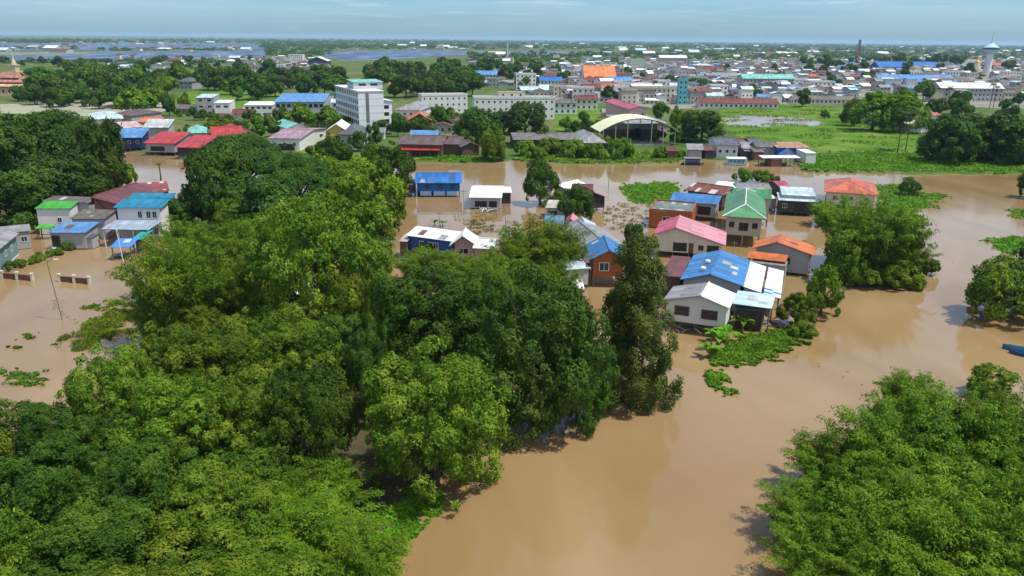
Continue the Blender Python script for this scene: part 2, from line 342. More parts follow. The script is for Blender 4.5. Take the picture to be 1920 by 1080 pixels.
def crown_soft(R, R0, H0, nlobe, nleaf, leaf, low, zc, up, dn, knob, aspect=0.5):
    """limbs carry sub-crowns, sub-crowns carry knobs of very different size; the leafy skin of each knob swells and sinks, with hollows between and stray sprays"""
    c, r, d = lobes_dome(R, nlobe, R0, H0 * up, H0 * dn, H0 * zc, .95 * knob, low)
    m = nlobe // 5; a = R.uniform(0, 6.283, m); q = R.uniform(.4, .86, m) * R0
    c = np.concatenate([c, np.stack([q * np.cos(a), q * np.sin(a), H0 * R.uniform(.07, .36, m)], 1)]); r = np.concatenate([r, .95 * knob * R.uniform(.6, 1.3, m)])
    r = r * np.exp(R.normal(size=len(r)) * .32); ctr = np.array([0, 0, H0 * zc * .8])
    n = int(nleaf * 1.25); i = R.choice(len(c), size=n, p=r ** 2 / (r ** 2).sum()); e = unit(R.normal(size=(n, 3)) + .25 * unit(c[i] - ctr)); o = unit(c[i] - ctr); fl = np.sum(e * o, 1) < -.35; e[fl] *= -1
    p0 = c[i] + e * r[i][:, None]; f2, f3, g1 = wavefield(R, 1.3 * knob), wavefield(R, .65 * knob), wavefield(R, 2.2 * knob)
    rr = r[i] * (.70 + .34 * R.uniform(0, 1, n) ** .6) + knob * (.26 * f2(p0) + .13 * f3(p0)) + np.where(R.uniform(0, 1, n) < .04, R.uniform(0, .7, n), 0)
    p = c[i] + e * rr[:, None] * np.array([1, 1, .82])
    keep = (g1(p) > -.85 + .2 * R.normal(size=n)) & (p[:, 2] > H0 * .02); p, e, i = p[keep][:nleaf], e[keep][:nleaf], i[keep][:nleaf]
    v3 = np.stack([wavefield(R, .8 * knob)(p) for _ in range(3)], 1)
    nn = unit(e + .32 * v3 + .36 * R.normal(size=p.shape) + np.array([0, 0, .32]))
    var = np.clip(.5 + .20 * wavefield(R, 4.0 * knob)(p) + .26 * (R.uniform(-1, 1, len(c))[i]) + R.uniform(-.26, .26, len(p)), 0, 1)
    return leaves(p, nn, leaf * R.uniform(.7, 1.3, len(p)), R, aspect), var, c
def soft(kind, seed, mat, R0, H0, nsub, nleaf, leaf, low=-.7, knob=1.0, tr=.35):
    R = np.random.default_rng(seed); V, v, c = crown_soft(R, R0, H0, nsub, nleaf, leaf, low, .53, .47, .45, knob)
    SPEC.setdefault(kind, []).append((trunk_mesh('trunk', R, H0, c, tr), quads_mesh('crown', V, LM[mat], v), R0, H0))
def trunk_mesh(name, R, H, c, tr, nl=7, z0=-1.5):
    mb = MB(); bx, by = R.uniform(-0.3, 0.3, 2) * tr
    fork = H * 0.30
    mb.tube([(0, 0, z0), (bx * .5, by * .5, fork * 0.5), (bx, by, fork)], [tr * 1.35, tr, tr * 0.85], 8)
    for k in R.choice(len(c), size=min(nl, len(c)), replace=False):
        q = c[k]; m1 = (bx * .6 + q[0] * .4, by * .6 + q[1] * .4, fork + (q[2] - fork) * 0.55)
        mb.tube([(bx, by, fork - 0.2), m1, tuple(q)], [tr * 0.55, tr * 0.36, tr * 0.12], 6)
    return mb.mesh(name, BARK)
SPEC = {}    # kind -> list of (trunk mesh, crown mesh, nominal radius, nominal height, zc share)
def mk(kind, seed, mat, R0, H0, nlobe, lr, nleaf, leaf, low=-0.45, aspect=0.5, squash=1.0, zc=0.53, up=0.47, dn=0.47, tr=0.35, umbrella=False, upbias=0.35, skirt=0):
    R = np.random.default_rng(seed)
    c, r, d = lobes_dome(R, nlobe, R0, H0 * up, H0 * dn, H0 * zc, lr, low)
    if skirt:
        a = R.uniform(0, 6.283, skirt); q = R.uniform(.5, .9, skirt) * R0; rr = lr * R.uniform(.7, 1.2, skirt)
        c = np.concatenate([c, np.stack([q * np.cos(a), q * np.sin(a), H0 * R.uniform(.06, .34, skirt)], 1)]); r = np.concatenate([r, rr])
    if umbrella:
        rad = np.minimum(np.hypot(c[:, 0], c[:, 1]) / R0, 1.02); c[:, 2] = H0 * (0.93 - 0.58 * rad ** 2.2) - R.uniform(0, 0.16, len(c)) * H0
    V, v = crown_from_lobes(R, c, r, nleaf, leaf, aspect, squash, zmin=H0 * 0.03, upbias=upbias)
    SPEC.setdefault(kind, []).append((trunk_mesh('trunk', R, H0, c, tr), quads_mesh('crown', V, LM[mat], v), R0, H0))
# near trees (fine leaves)
for s_ in range(3): soft('near_mango', 11 + s_, 'mango', 7.5, 13, (130, 170, 110)[s_], 66000, 0.29, knob=(1.05, .92, 1.2)[s_])
for s_ in range(2): soft('near_olive', 21 + s_, 'olive', 7.5, 13, (190, 150)[s_], 66000, 0.28, knob=(.84, 1.0)[s_])
for s_ in range(2): soft('near_dark', 31 + s_, 'dark', 7.5, 13, (140, 110)[s_], 68000, 0.29, low=-.8, knob=(1.05, 1.2)[s_])
soft('near_spread', 41, 'olive', 9, 14, 230, 76000, 0.28, low=-.5, knob=.95, tr=.5)
# middle distance
for s_ in range(3): soft('mid_green', 51 + s_, 'mango', 6, 10, 75, 17000, 0.46, knob=1.05)
for s_ in range(2): soft('mid_bright', 61 + s_, 'bright', 6, 10, 80, 17000, 0.46, knob=1.0)
for s_ in range(2): soft('mid_dark', 71 + s_, 'deep', 6, 10, 75, 18000, 0.46, low=-.8, knob=1.1)
for s_ in range(2): soft('mid_olive', 76 + s_, 'olive', 6, 10, 80, 17000, 0.46, knob=1.0)
for s_ in range(2): mk('rain', 81 + s_, 'deep', 14, 15, 130, 2.7, 50000, 0.58, low=-0.3, squash=0.55, umbrella=True, tr=0.7, upbias=0.7)
for s_ in range(2): mk('bush', 91 + s_, 'bright', 3, 3.4, 40, 0.62, 6500, 0.36, low=-0.3, zc=0.35, up=0.6, dn=0.3, tr=0.12)
mk('bush_dark', 95, 'grey', 3, 3.4, 40, 0.62, 7000, 0.34, low=-0.3, zc=0.35, up=0.6, dn=0.3, tr=0.12)
# far
for s_ in range(3): mk('far_green', 101 + s_, 'mango', 6, 10, 40, 1.5, 2600, 1.1, tr=0.3, low=-0.7)
for s_ in range(2): mk('far_dark', 111 + s_, 'deep', 6, 10, 40, 1.5, 2600, 1.1, tr=0.3, low=-0.7)
mk('far_bright', 121, 'bright', 6, 10, 40, 1.5, 2600, 1.1, tr=0.3, low=-0.7)
# tall tree with hanging clumps
def mk_column(seed):
    R = np.random.default_rng(seed); H0, R0 = 20, 5.0; C = []; Rr = []
    for k in range(60):
        t = 0.03 + 0.93 * ((k + R.uniform(0, 1)) / 60) ** 1.15; wid = R0 * min(1.0, 1.18 - 1.05 * t) * R.uniform(0.3, 1.0) ** .6; a = k * 2.4 + R.uniform(-.5, .5)
        ctr = np.array([wid * math.cos(a), wid * math.sin(a), t * H0])
        for e in range(5): C.append(ctr + R.normal(size=3) * np.array([.75, .75, .7]) - np.array([0, 0, .35 * e * .5])); Rr.append(R.uniform(.5, 1.1))
    c, r = np.array(C), np.array(Rr)
    V, v = crown_from_lobes(R, c, r, 76000, 0.32, 0.42, 1.25, upbias=0.1, droop=0.8)
    SPEC['near_column'] = [(trunk_mesh('trunk', R, H0 * 2.2, c, 0.4, 12), quads_mesh('crown', V, LM['grey'], v), R0, H0)]
mk_column(131)
def mk_bamboo(kind, seed, mat, nculm, nleaf, leaf, R0=7.0, H0=13.0):
    R = np.random.default_rng(seed); mb = MB(); segs = []
    for k in range(nculm):
        a = k * 2.39996 + R.uniform(-.3, .3); b0 = R.uniform(0.1, 2.6); L = H0 * R.uniform(0.70, 1.08); sp = R0 * math.sqrt((k + .5) / nculm) * R.uniform(0.75, 1.0)
        a2 = a + R.uniform(-0.4, 0.4); pts = []
        for q in range(9):
            t = q / 8; out = sp * t ** 1.7
            pts.append((b0 * math.cos(a) + out * math.cos(a2), b0 * math.sin(a) + out * math.sin(a2), -1 + (L + 1) * (1.16 * t - (0.05 + 0.42 * (sp / R0) ** 1.5) * t ** 2.8) * 0.92))
        if k % 2 == 0: mb.tube(pts, [0.07] * 6 + [0.05, 0.035, 0.015], 5)
        segs.append(np.array(pts))
    segs = np.array(segs)
    # plumes: leaf sprays sit on side twigs along each culm, thickest near its drooping head
    nt = 26; P_ = []; VV = []; N_ = []; T_ = []
    per = nleaf // (nculm * nt)
    for k in range(nculm):
        cv = R.uniform(0, 1)
        for q in range(nt):
            t = (0.06 + 0.94 * (q + R.uniform(0, 1)) / nt) * 7.999; i = int(t); base = segs[k, i] * (1 - t + i) + segs[k, i + 1] * (t - i)
            ang = R.uniform(0, 6.283); ln = R.uniform(0.3, 1.5) * (1.25 - t / 10); m = base + np.array([math.cos(ang), math.sin(ang), 0.15]) * ln
            if m[2] < 0.4: continue
            rr = R.uniform(0.5, 0.95); d = unit(R.normal(size=(per, 3))); d[:, 2] = np.where(d[:, 2] < -0.4, -d[:, 2], d[:, 2])
            P_.append(m + d * rr * R.uniform(0.6, 1.05, (per, 1)) * np.array([1, 1, 0.75])); N_.append(unit(d * .9 + .4 * R.normal(size=(per, 3)) + np.array([0, 0, .45]))); T_.append(unit(d + np.array([0, 0, -.8]) + .5 * R.normal(size=(per, 3))))
            VV.append(np.clip(.35 * cv + .3 * R.uniform(0, 1) + .35 * R.uniform(0, 1, per), 0, 1))
    p = np.concatenate(P_); p[:, 2] = np.maximum(p[:, 2], 0.1)
    V = leaves(p, np.concatenate(N_), leaf, R, 0.34, np.concatenate(T_))
    SPEC.setdefault(kind, []).append((mb.mesh('culms', CULM), quads_mesh('crown', V, LM[mat], np.concatenate(VV)), R0, H0))
for s_ in range(3): mk_bamboo('bamboo', 141 + s_, 'bright', 74, 70000, 0.36)

def palm_meshes(seed, H0=12.0, nfr=22, fl=2.6):
    R = np.random.default_rng(seed); mb = MB()
    mb.tube([(0, 0, -1), (0.15, 0, H0 * .3), (0.1, 0.1, H0 * .7), (0, 0, H0)], [0.26, 0.19, 0.16, 0.15], 8)
    q = []
    for k in range(nfr):
        a = 2.4 * k; el = R.uniform(-0.5, 1.2); pts = []
        for j in range(7):
            t = j / 6; pts.append(np.array([fl * t * math.cos(el * (1 - t * .5)), 0, fl * t * math.sin(el) - 1.1 * fl * 0.35 * t * t]))
        ca, sa = math.cos(a), math.sin(a)
        for j in range(6):
            for e in range(3):
                t = (j + e / 3) / 6; b = pts[j] * (1 - e / 3) + pts[j + 1] * (e / 3); wd = 0.75 * math.sin(math.pi * min(1, 0.15 + t * 0.85)) + 0.12
                for sgn in (-1, 1):
                    tip = b + np.array([0.35, sgn * wd, -0.3 * wd]); l = [b, b + np.array([0.16, 0, 0.0]), tip, tip - np.array([0.06, 0, 0])]
                    q.append([[v_[0] * ca - v_[1] * sa, v_[0] * sa + v_[1] * ca, v_[2] + H0] for v_ in l])
    q = np.array(q); v = np.random.default_rng(seed).uniform(0, 1, len(q))
    return mb.mesh('trunk', BARK), quads_mesh('crown', q, LM['palm'], v)
PALM = [palm_meshes(151), palm_meshes(152, 12, 20, 2.8)]
def banana_mesh(seed):
    R = np.random.default_rng(seed); q = []
    for k in range(9):
        a = R.uniform(0, 2 * math.pi); el = R.uniform(0.5, 1.3); L = R.uniform(1.8, 2.6); prev = None
        for j in range(7):
            t = j / 6; x = L * t * math.cos(el) + 0.25 * t; z = 1.1 + L * (t * math.sin(el) - 0.55 * t * t); wd = 0.36 * math.sin(math.pi * min(1, 0.12 + 0.86 * t))
            l = [np.array([x, -wd, z + 0.12]), np.array([x, 0, z]), np.array([x, wd, z + 0.12])]
            if prev is not None:
                for e in range(2): q.append([prev[e], prev[e + 1], l[e + 1], l[e]])
            prev = l
        m = len(q) - 12; ca, sa = math.cos(a), math.sin(a)
        for i in range(m, len(q)): q[i] = [np.array([p[0] * ca - p[1] * sa, p[0] * sa + p[1] * ca, p[2]]) for p in q[i]]
    q = np.array(q); mb = MB(); mb.tube([(0, 0, -1), (0, 0, 1.3)], [0.14, 0.1], 7)
    return mb.mesh('stem', CULM), quads_mesh('leaf', q, LM['grass'], np.repeat(R.uniform(0, 1, 9), 12))
BANANA = [banana_mesh(161), banana_mesh(162)]

def place_plant(kind, name, loc, R, H, rz=None, var=None, cn=('trunk', 'crown')):
    L = SPEC[kind]; t, c, R0, H0 = L[rng.randrange(len(L)) if var is None else var % len(L)]
    root = empty(name, loc, rng.uniform(0, 6.28) if rz is None else rz); sc = (R / R0, R / R0, H / H0)
    ob(cn[0], t, root, scale=sc); ob(cn[1], c, root, scale=sc)
    return root
CN = {'bamboo': ('culm', 'crown')}
def blob(kind, name, cx, cy, w, h, attr, cat='tree', group='trees', var=None, zc=0.55, up=0.45, z0=0.0, rz=None, lab=None, hmin=0.5):
    """a plant whose crown is seen as an ellipse centred (cx,cy), w x h pixels: solve its place, radius and height"""
    if kind == 'bamboo': zc, up = 0.5, 0.5
    if kind.startswith('bush'): zc, up = 0.42, 0.5
    if kind == 'near_column': zc, up = 0.52, 0.46
    if kind == 'rain': zc, up = 0.62, 0.36
    H = 8.0
    for _ in range(12):
        c = P(cx, cy, z0 + zc * H); d = dist(c); R = w / 2 * d / FPX
        th = math.asin(max(0.01, min(0.95, (CAM_H - c.z) / (c - CAM).length)))
        hh = h / 2 * d / FPX; x = hh * hh - (R * math.sin(th)) ** 2
        Hn = math.sqrt(max(x, 0)) / (up * math.cos(th)); Hn = max(Hn, R * 2 * hmin)
        H = 0.5 * H + 0.5 * Hn
    c = P(cx, cy, z0 + zc * H)
    root = place_plant(kind, name, (c.x, c.y, z0), R, H, rz, var, CN.get(kind, ('trunk', 'crown')))
    if lab: tag(root, lab, cat, group)
    else: auto(root, attr, cat, group)
    return root
# ================================================================== SETTING
def sheet_poly(name, pts, mat, skirt=0.0, kind='structure', label=None, cat=None):
    """flat sheet from world points, optionally with a sloping bank round it"""
    import bmesh
    bm = bmesh.new(); vs = [bm.verts.new(p) for p in pts]; f = bm.faces.new(vs); f.normal_update()
    if f.normal.z < 0: f.normal_flip()
    if skirt:
        n = len(pts); cx = sum(p[0] for p in pts) / n; cy = sum(p[1] for p in pts) / n
        ar = sum(pts[i][0] * pts[(i + 1) % n][1] - pts[(i + 1) % n][0] * pts[i][1] for i in range(n)); sg = 1 if ar > 0 else -1
        low = []
        for i in range(n):
            a, b = Vector(pts[i - 1]), Vector(pts[(i + 1) % n]); t = (b - a); t.z = 0; t.normalize()
            o = Vector((t.y * sg, -t.x * sg, 0)) * skirt * 2.2
            low.append(bm.verts.new((pts[i][0] + o.x, pts[i][1] + o.y, pts[i][2] - skirt)))
        for i in range(n):
            j = (i + 1) % n; bm.faces.new((vs[i], low[i], low[j], vs[j]))
    bmesh.ops.triangulate(bm, faces=[x for x in bm.faces if len(x.verts) > 4]); bmesh.ops.recalc_face_normals(bm, faces=bm.faces)
    me = bpy.data.meshes.new(name); bm.to_mesh(me); bm.free(); me.materials.append(mat)
    return tag(ob(name, me), label, cat, None, kind)
def wob(pts, z, amp=3.0, step=14):
    """pixel outline -> world outline, subdivided and roughened so that shores are uneven"""
    out = []; R = random.Random(len(pts) * 31 + int(pts[0][0]))
    for i in range(len(pts)):
        a, b = pts[i], pts[(i + 1) % len(pts)]; L = math.hypot(b[0] - a[0], b[1] - a[1]); n = max(1, int(L / step))
        for k in range(n):
            t = k / n; x = a[0] + (b[0] - a[0]) * t + R.uniform(-amp, amp); y = a[1] + (b[1] - a[1]) * t + R.uniform(-amp, amp) * 0.35
            out.append(P(x, y, z))
    return out

MUD = watermat('muddy_water', (0.215, 0.138, 0.056), (0.290, 0.195, 0.096))
LAKE = watermat('lake_water', (0.050, 0.075, 0.135), (0.070, 0.092, 0.145), rough=0.25, bump=0.6, bscale=0.05); LAKE.node_tree.nodes['Principled BSDF'].inputs['Specular IOR Level'].default_value = 0.12  # blue of the mirrored sky is put into the base colour, specular lowered
POND = watermat('pond_water', (0.24, 0.19, 0.13), (0.27, 0.22, 0.15), rough=0.1)
LANDM = groundmat('open_land', (0.040, 0.085, 0.014), (0.070, 0.115, 0.022), (0.150, 0.130, 0.065), 0.02, 0.16)
FIELD = groundmat('meadow', (0.050, 0.120, 0.010), (0.078, 0.165, 0.012), (0.160, 0.180, 0.040), 0.045, 0.5)
FIELD2 = groundmat('rough_meadow', (0.060, 0.110, 0.018), (0.090, 0.150, 0.020), (0.150, 0.170, 0.045), 0.05, 0.5)
TOWNG = groundmat('town_ground', (0.16, 0.15, 0.13), (0.24, 0.22, 0.19), (0.10, 0.13, 0.06), 0.02, 0.2)
SAND = groundmat('sandy_yard', (0.26, 0.24, 0.18), (0.30, 0.29, 0.21), (0.18, 0.21, 0.10), 0.04, 0.3)
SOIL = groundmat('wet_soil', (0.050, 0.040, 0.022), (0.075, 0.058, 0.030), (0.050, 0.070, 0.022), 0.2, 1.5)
FLATS = groundmat('pale_flats', (0.14, 0.17, 0.09), (0.18, 0.20, 0.12), (0.12, 0.15, 0.10), 0.004, 0.05)

tag(ob('water', (lambda mb: (mb.poly([(-40000, -300, 0), (40000, -300, 0), (40000, 600, 0), (-40000, 600, 0)]), mb.mesh('water', MUD))[1])(MB())),
    'brown flood water spread over river and village', 'water', None, 'structure')
edge = [(-900, 292), (0, 288), (150, 284), (210, 280), (330, 287), (420, 293), (560, 297), (700, 299), (775, 301), (905, 302), (960, 297), (1060, 303), (1140, 304), (1255, 303), (1300, 298), (1380, 298), (1490, 305), (1530, 318), (1700, 323), (1920, 322), (2900, 319)]
lp = []
for i in range(len(edge) - 1):
    a, b = edge[i], edge[i + 1]; n = max(1, int((b[0] - a[0]) / 12))
    for k in range(n):
        t = k / n; lp.append(P(a[0] + (b[0] - a[0]) * t, a[1] + (b[1] - a[1]) * t + rng.uniform(-1.0, 1.0), 0.5))
lp.append(P(*edge[-1], 0.5))
lp += [Vector((40000, 2000, 0.5)), Vector((40000, 45000, 0.5)), Vector((-40000, 45000, 0.5)), Vector((-40000, 2000, 0.5))]
sheet_poly('ground', lp, LANDM, 0.8, label='flat green land beyond the river reaching to the horizon', cat='ground')

def field(name, px, mat, lift, label, amp=2.0, step=18, cat='field'):
    return sheet_poly(name, wob(px, 0.5 + lift, amp, step), mat, 0, 'structure', label, cat)
field('town_ground', [(985, 205), (1090, 190), (1260, 205), (1400, 200), (1600, 190), (1770, 200), (1990, 205), (1990, 112), (1700, 108), (1400, 108), (1180, 112), (1000, 125)], TOWNG, 0.004, 'grey built-up ground between the town houses', cat='ground')
field('field', [(322, 196), (345, 172), (430, 166), (515, 165), (530, 178), (515, 198), (430, 205), (360, 205)], FIELD, 0.008, 'bright green lawn left of the white apartment block')
field('field', [(1040, 245), (1035, 212), (1060, 204), (1120, 203), (1150, 215), (1140, 245)], FIELD, 0.012, 'green meadow behind the arched canopy')
field('field', [(1350, 232), (1352, 205), (1420, 197), (1500, 196), (1600, 205), (1700, 226), (1740, 245), (1745, 285), (1600, 288), (1500, 280), (1420, 265), (1380, 255)], FIELD, 0.008, 'wide green meadow right of the boats')
field('field', [(1500, 316), (1515, 290), (1600, 284), (1760, 290), (1990, 293), (1990, 318), (1700, 321), (1560, 318)], FIELD, 0.012, 'green grassy river bank in front of the dark trees')
field('field', [(772, 299), (790, 286), (880, 287), (902, 296), (890, 301)], FIELD, 0.008, 'bright green strip of bank before the long brown roofs')
field('field', [(960, 297), (1000, 285), (1140, 290), (1240, 285), (1300, 294), (1250, 302), (1100, 303)], FIELD, 0.016, 'green shrubby bank below the arched canopy')
field('field', [(548, 290), (560, 268), (600, 262), (610, 296)], FIELD, 0.008, 'small green lawn right of the mauve roofed house')
field('sandy_ground', [(0, 212), (0, 196), (130, 190), (300, 192), (330, 200), (300, 212), (150, 218)], SAND, 0.008, 'pale open yard in front of the temple trees', cat='ground')
field('path', [(1525, 290), (1530, 285), (1600, 288), (1660, 292), (1700, 299), (1690, 302), (1640, 297), (1570, 292)], SAND, 0.016, 'pale muddy track across the green bank', 0.8, 10, 'path')
field('pond', [(1352, 222), (1385, 216), (1440, 216), (1500, 220), (1548, 231), (1525, 236), (1480, 235), (1420, 238), (1362, 235)], POND, 0.05, 'grey flooded pond lying in the green meadow', 1.5, 18, 'pond')
field('lake', [(-300, 113), (-300, 98), (60, 97), (200, 96.5), (330, 95.5), (440, 95), (497, 95), (500, 106), (484, 111), (330, 113.5), (180, 113)], LAKE, 0.10, 'blue flooded lake behind the temple trees', 1.0, 30, 'lake')
field('lake', [(-300, 95), (-300, 84), (60, 81), (170, 77.5), (300, 78.5), (440, 80), (500, 82), (499, 93.5), (440, 93), (180, 94)], LAKE, 0.14, 'farther blue lake above the tree lined dyke', 0.6, 40, 'lake')
field('field', [(-200, 101), (-200, 98.5), (40, 98), (150, 98.5), (180, 101), (60, 103)], FLATS, 0.20, 'pale flats rising from the left lake', 0.6, 30)
field('field', [(20, 90), (60, 87), (140, 88), (150, 91), (80, 92)], FLATS, 0.24, 'low green island in the farther lake', 0.6, 30)
field('lake', [(600, 103), (615, 97), (700, 95), (800, 93), (880, 96), (900, 101), (810, 107), (720, 112), (640, 114)], LAKE, 0.10, 'blue lake above the woods behind the apartment block', 1.0, 30, 'lake')
field('lake', [(880, 97), (1000, 95), (1130, 98), (1150, 101), (1000, 102), (900, 101)], LAKE, 0.14, 'thin blue lake above the brown sheds', 0.5, 30, 'lake')
# soil below the near woods
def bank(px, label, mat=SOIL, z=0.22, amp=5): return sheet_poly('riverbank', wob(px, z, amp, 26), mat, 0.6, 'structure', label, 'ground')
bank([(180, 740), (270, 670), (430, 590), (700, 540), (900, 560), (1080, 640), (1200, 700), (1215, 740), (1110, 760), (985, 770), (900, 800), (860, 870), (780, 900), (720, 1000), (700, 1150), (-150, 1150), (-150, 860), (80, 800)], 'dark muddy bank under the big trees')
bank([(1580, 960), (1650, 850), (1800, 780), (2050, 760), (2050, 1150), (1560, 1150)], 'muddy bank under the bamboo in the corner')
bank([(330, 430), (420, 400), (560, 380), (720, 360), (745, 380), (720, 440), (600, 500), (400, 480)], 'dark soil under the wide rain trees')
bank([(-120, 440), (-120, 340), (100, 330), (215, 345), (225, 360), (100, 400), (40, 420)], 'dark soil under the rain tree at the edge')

# ------------------------------------------------------------------ low plants nobody could count
def inside(x, y, poly):
    r = np.zeros(len(x), bool); n = len(poly)
    for i in range(n):
        x1, y1 = poly[i][0], poly[i][1]; x2, y2 = poly[(i + 1) % n][0], poly[(i + 1) % n][1]
        c = ((y1 > y) != (y2 > y)) & (x < (x2 - x1) * (y - y1) / (y2 - y1 + 1e-12) + x1); r ^= c
    return r
def carpet(name, px, n, size, hgt, mat, label, z=0.0, seed=1, clump=1.5, cat='grass', aspect=0.6, lean=0.6, cover=0.0, gaps=0.0):
    R = np.random.default_rng(seed); poly = wob(px, z, 4, 14); X = np.array([p.x for p in poly]); Y = np.array([p.y for p in poly])
    m = n * 3; x = R.uniform(X.min(), X.max(), m); y = R.uniform(Y.min(), Y.max(), m); sz = max(.5, size * 2.2); f1, f2, f3 = wavefield(R, sz * 5), wavefield(R, sz * 1.6), wavefield(R, sz * 3); pz = np.stack([x, y, 0 * x], 1)
    k = inside(x + sz * (1.3 * f1(pz) + .6 * f2(pz)), y + sz * (1.6 * f2(pz + 9) + .8 * f1(pz + 5)), [(p.x, p.y) for p in poly]) & (f3(pz) > -1.7 + gaps * 2.4)
    x, y = x[k][:n], y[k][:n]
    hh = 0.5 + 0.28 * np.sin(x / clump * 1.7 + 2 * np.sin(y / clump)) + 0.28 * np.sin(y / clump * 2.3 + 1.5 * np.sin(x / clump * .7))
    if cover > 0: kk = hh > cover; x, y, hh = x[kk], y[kk], hh[kk]
    p = np.stack([x, y, z + 0.03 + np.clip(hh, 0.05, 1.1) * hgt * R.uniform(0.2, 1, len(x))], 1)
    nn = unit(R.normal(size=(len(x), 3)) * lean + np.array([0, 0, 1.0]))
    v = 0.6 * np.clip(hh, 0, 1) + 0.4 * R.uniform(0, 1, len(x))
    return tag(ob(name, quads_mesh(name, leaves(p, nn, size, R, aspect), LM[mat], v)), label, cat, None, 'stuff')
carpet('water_hyacinth', [(1335, 690), (1330, 665), (1360, 640), (1420, 628), (1470, 616), (1528, 616), (1525, 630), (1480, 650), (1430, 672), (1385, 690)], 15000, 0.36, 0.5, 'grass', 'broad green raft of water hyacinth beside the white walled house', seed=2, cat='water plants')
carpet('water_hyacinth', [(1325, 700), (1355, 695), (1375, 720), (1380, 745), (1355, 735), (1330, 722)], 2600, 0.36, 0.45, 'grass', 'small loose raft of water hyacinth off the big raft', seed=3, cat='water plants')
carpet('water_hyacinth', [(690, 1000), (700, 930), (780, 915), (835, 935), (800, 970), (745, 1030), (690, 1090), (600, 1090)], 9000, 0.4, 0.5, 'grass', 'green water plants at the foot of the olive round tree', seed=4, cat='water plants')
carpet('water_hyacinth', [(1165, 348), (1230, 342), (1278, 346), (1282, 362), (1262, 380), (1220, 385), (1185, 378), (1168, 360)], 6000, 0.6, 0.5, 'grass', 'round green raft of water plants left of the rusty roofs', seed=5, cat='water plants')
carpet('water_hyacinth', [(1640, 348), (1690, 346), (1730, 362), (1760, 372), (1750, 385), (1720, 400), (1740, 420), (1700, 440), (1660, 400), (1645, 370)], 7000, 0.6, 0.5, 'grass', 'green water plants behind the big bamboo clump', seed=6, cat='water plants')
carpet('water_hyacinth', [(1848, 458), (1870, 446), (1990, 445), (1990, 478), (1890, 475)], 4000, 0.5, 0.5, 'grass', 'green raft of water plants above the bush on the edge', seed=7, cat='water plants')
carpet('water_hyacinth', [(1880, 402), (1900, 393), (1990, 390), (1990, 412), (1900, 410)], 2000, 0.5, 0.4, 'grass', 'thin green raft of water plants high on the right edge', seed=8, cat='water plants')
carpet('water_hyacinth', [(1735, 362), (1760, 363), (1782, 369), (1760, 372)], 500, 0.5, 0.3, 'grass', 'tiny sliver of water plants floating right of the round shrub', seed=9, cat='water plants')
carpet('reed_grass', [(110, 655), (130, 625), (175, 603), (220, 575), (260, 570), (240, 640), (160, 660)], 6000, 0.5, 0.8, 'bright', 'tall green grass at the edge of the flooded yard', seed=10, gaps=.55, aspect=0.25, lean=1.2)
carpet('reed_grass', [(30, 632), (60, 625), (78, 630), (50, 640)], 260, 0.3, 0.25, 'mango', 'small tuft of floating grass in the flooded yard', seed=11, gaps=.55)
carpet('reed_grass', [(5, 655), (40, 645), (45, 650), (10, 658)], 250, 0.4, 0.3, 'mango', 'thin streak of floating weed in the flooded yard', seed=12, gaps=.55)
carpet('reed_grass', [(0, 690), (40, 700), (95, 715), (90, 728), (0, 712)], 900, 0.4, 0.3, 'mango', 'weedy streak along the flooded yard near the trees', seed=13, gaps=.55)
carpet('reed_grass', [(160, 575), (215, 562), (235, 575), (180, 585)], 700, 0.35, 0.3, 'bright', 'floating weed beside the leaning bamboo', seed=14, gaps=.55)
carpet('bank_grass', [(1500, 316), (1515, 290), (1600, 284), (1760, 290), (1990, 293), (1990, 321), (1700, 322), (1540, 319)], 24000, 0.75, 0.7, 'grass', 'lush green grass covering the river bank by the dark trees', z=0.5, seed=15, clump=4)
carpet('bank_grass', [(772, 300), (790, 287), (880, 288), (905, 297), (890, 302)], 5000, 0.7, 0.6, 'grass', 'lush grass on the bank before the long brown roofs', z=0.5, seed=16, clump=3)
carpet('bank_grass', [(960, 300), (1000, 285), (1140, 290), (1240, 285), (1300, 294), (1250, 304), (1100, 304)], 9000, 0.75, 0.8, 'bright', 'weedy grass on the bank below the arched canopy', z=0.5, seed=17, clump=3)
carpet('bank_grass', [(1350, 232), (1352, 205), (1420, 197), (1500, 196), (1600, 205), (1700, 226), (1740, 245), (1745, 285), (1600, 288), (1500, 280), (1420, 265), (1380, 255)], 16000, 0.9, 0.5, 'grass', 'uneven grass of the wide meadow right of the boats', z=0.5, seed=18, clump=9, cover=0.55)
carpet('water_weed', [(1130, 395), (1160, 380), (1215, 385), (1220, 430), (1180, 445), (1135, 430)], 1600, 0.55, 0.25, 'reed', 'straggling grey weed and debris between the flooded houses', seed=19, cover=0.55, cat='water plants')
carpet('water_weed', [(850, 395), (930, 380), (950, 400), (920, 430), (870, 425)], 700, 0.5, 0.25, 'reed', 'straggling weed in front of the white hut', seed=20, cover=0.6, cat='water plants')
carpet('water_weed', [(865, 420), (900, 410), (925, 430), (890, 445)], 700, 0.5, 0.4, 'reed', 'dry reeds behind the white gabled house', seed=21, cover=0.4, cat='water plants')
carpet('water_weed', [(1530, 512), (1560, 495), (1600, 500), (1620, 515), (1580, 525)], 1500, 0.5, 0.5, 'bright', 'low weeds left of the dark round bush', seed=22, cat='water plants')

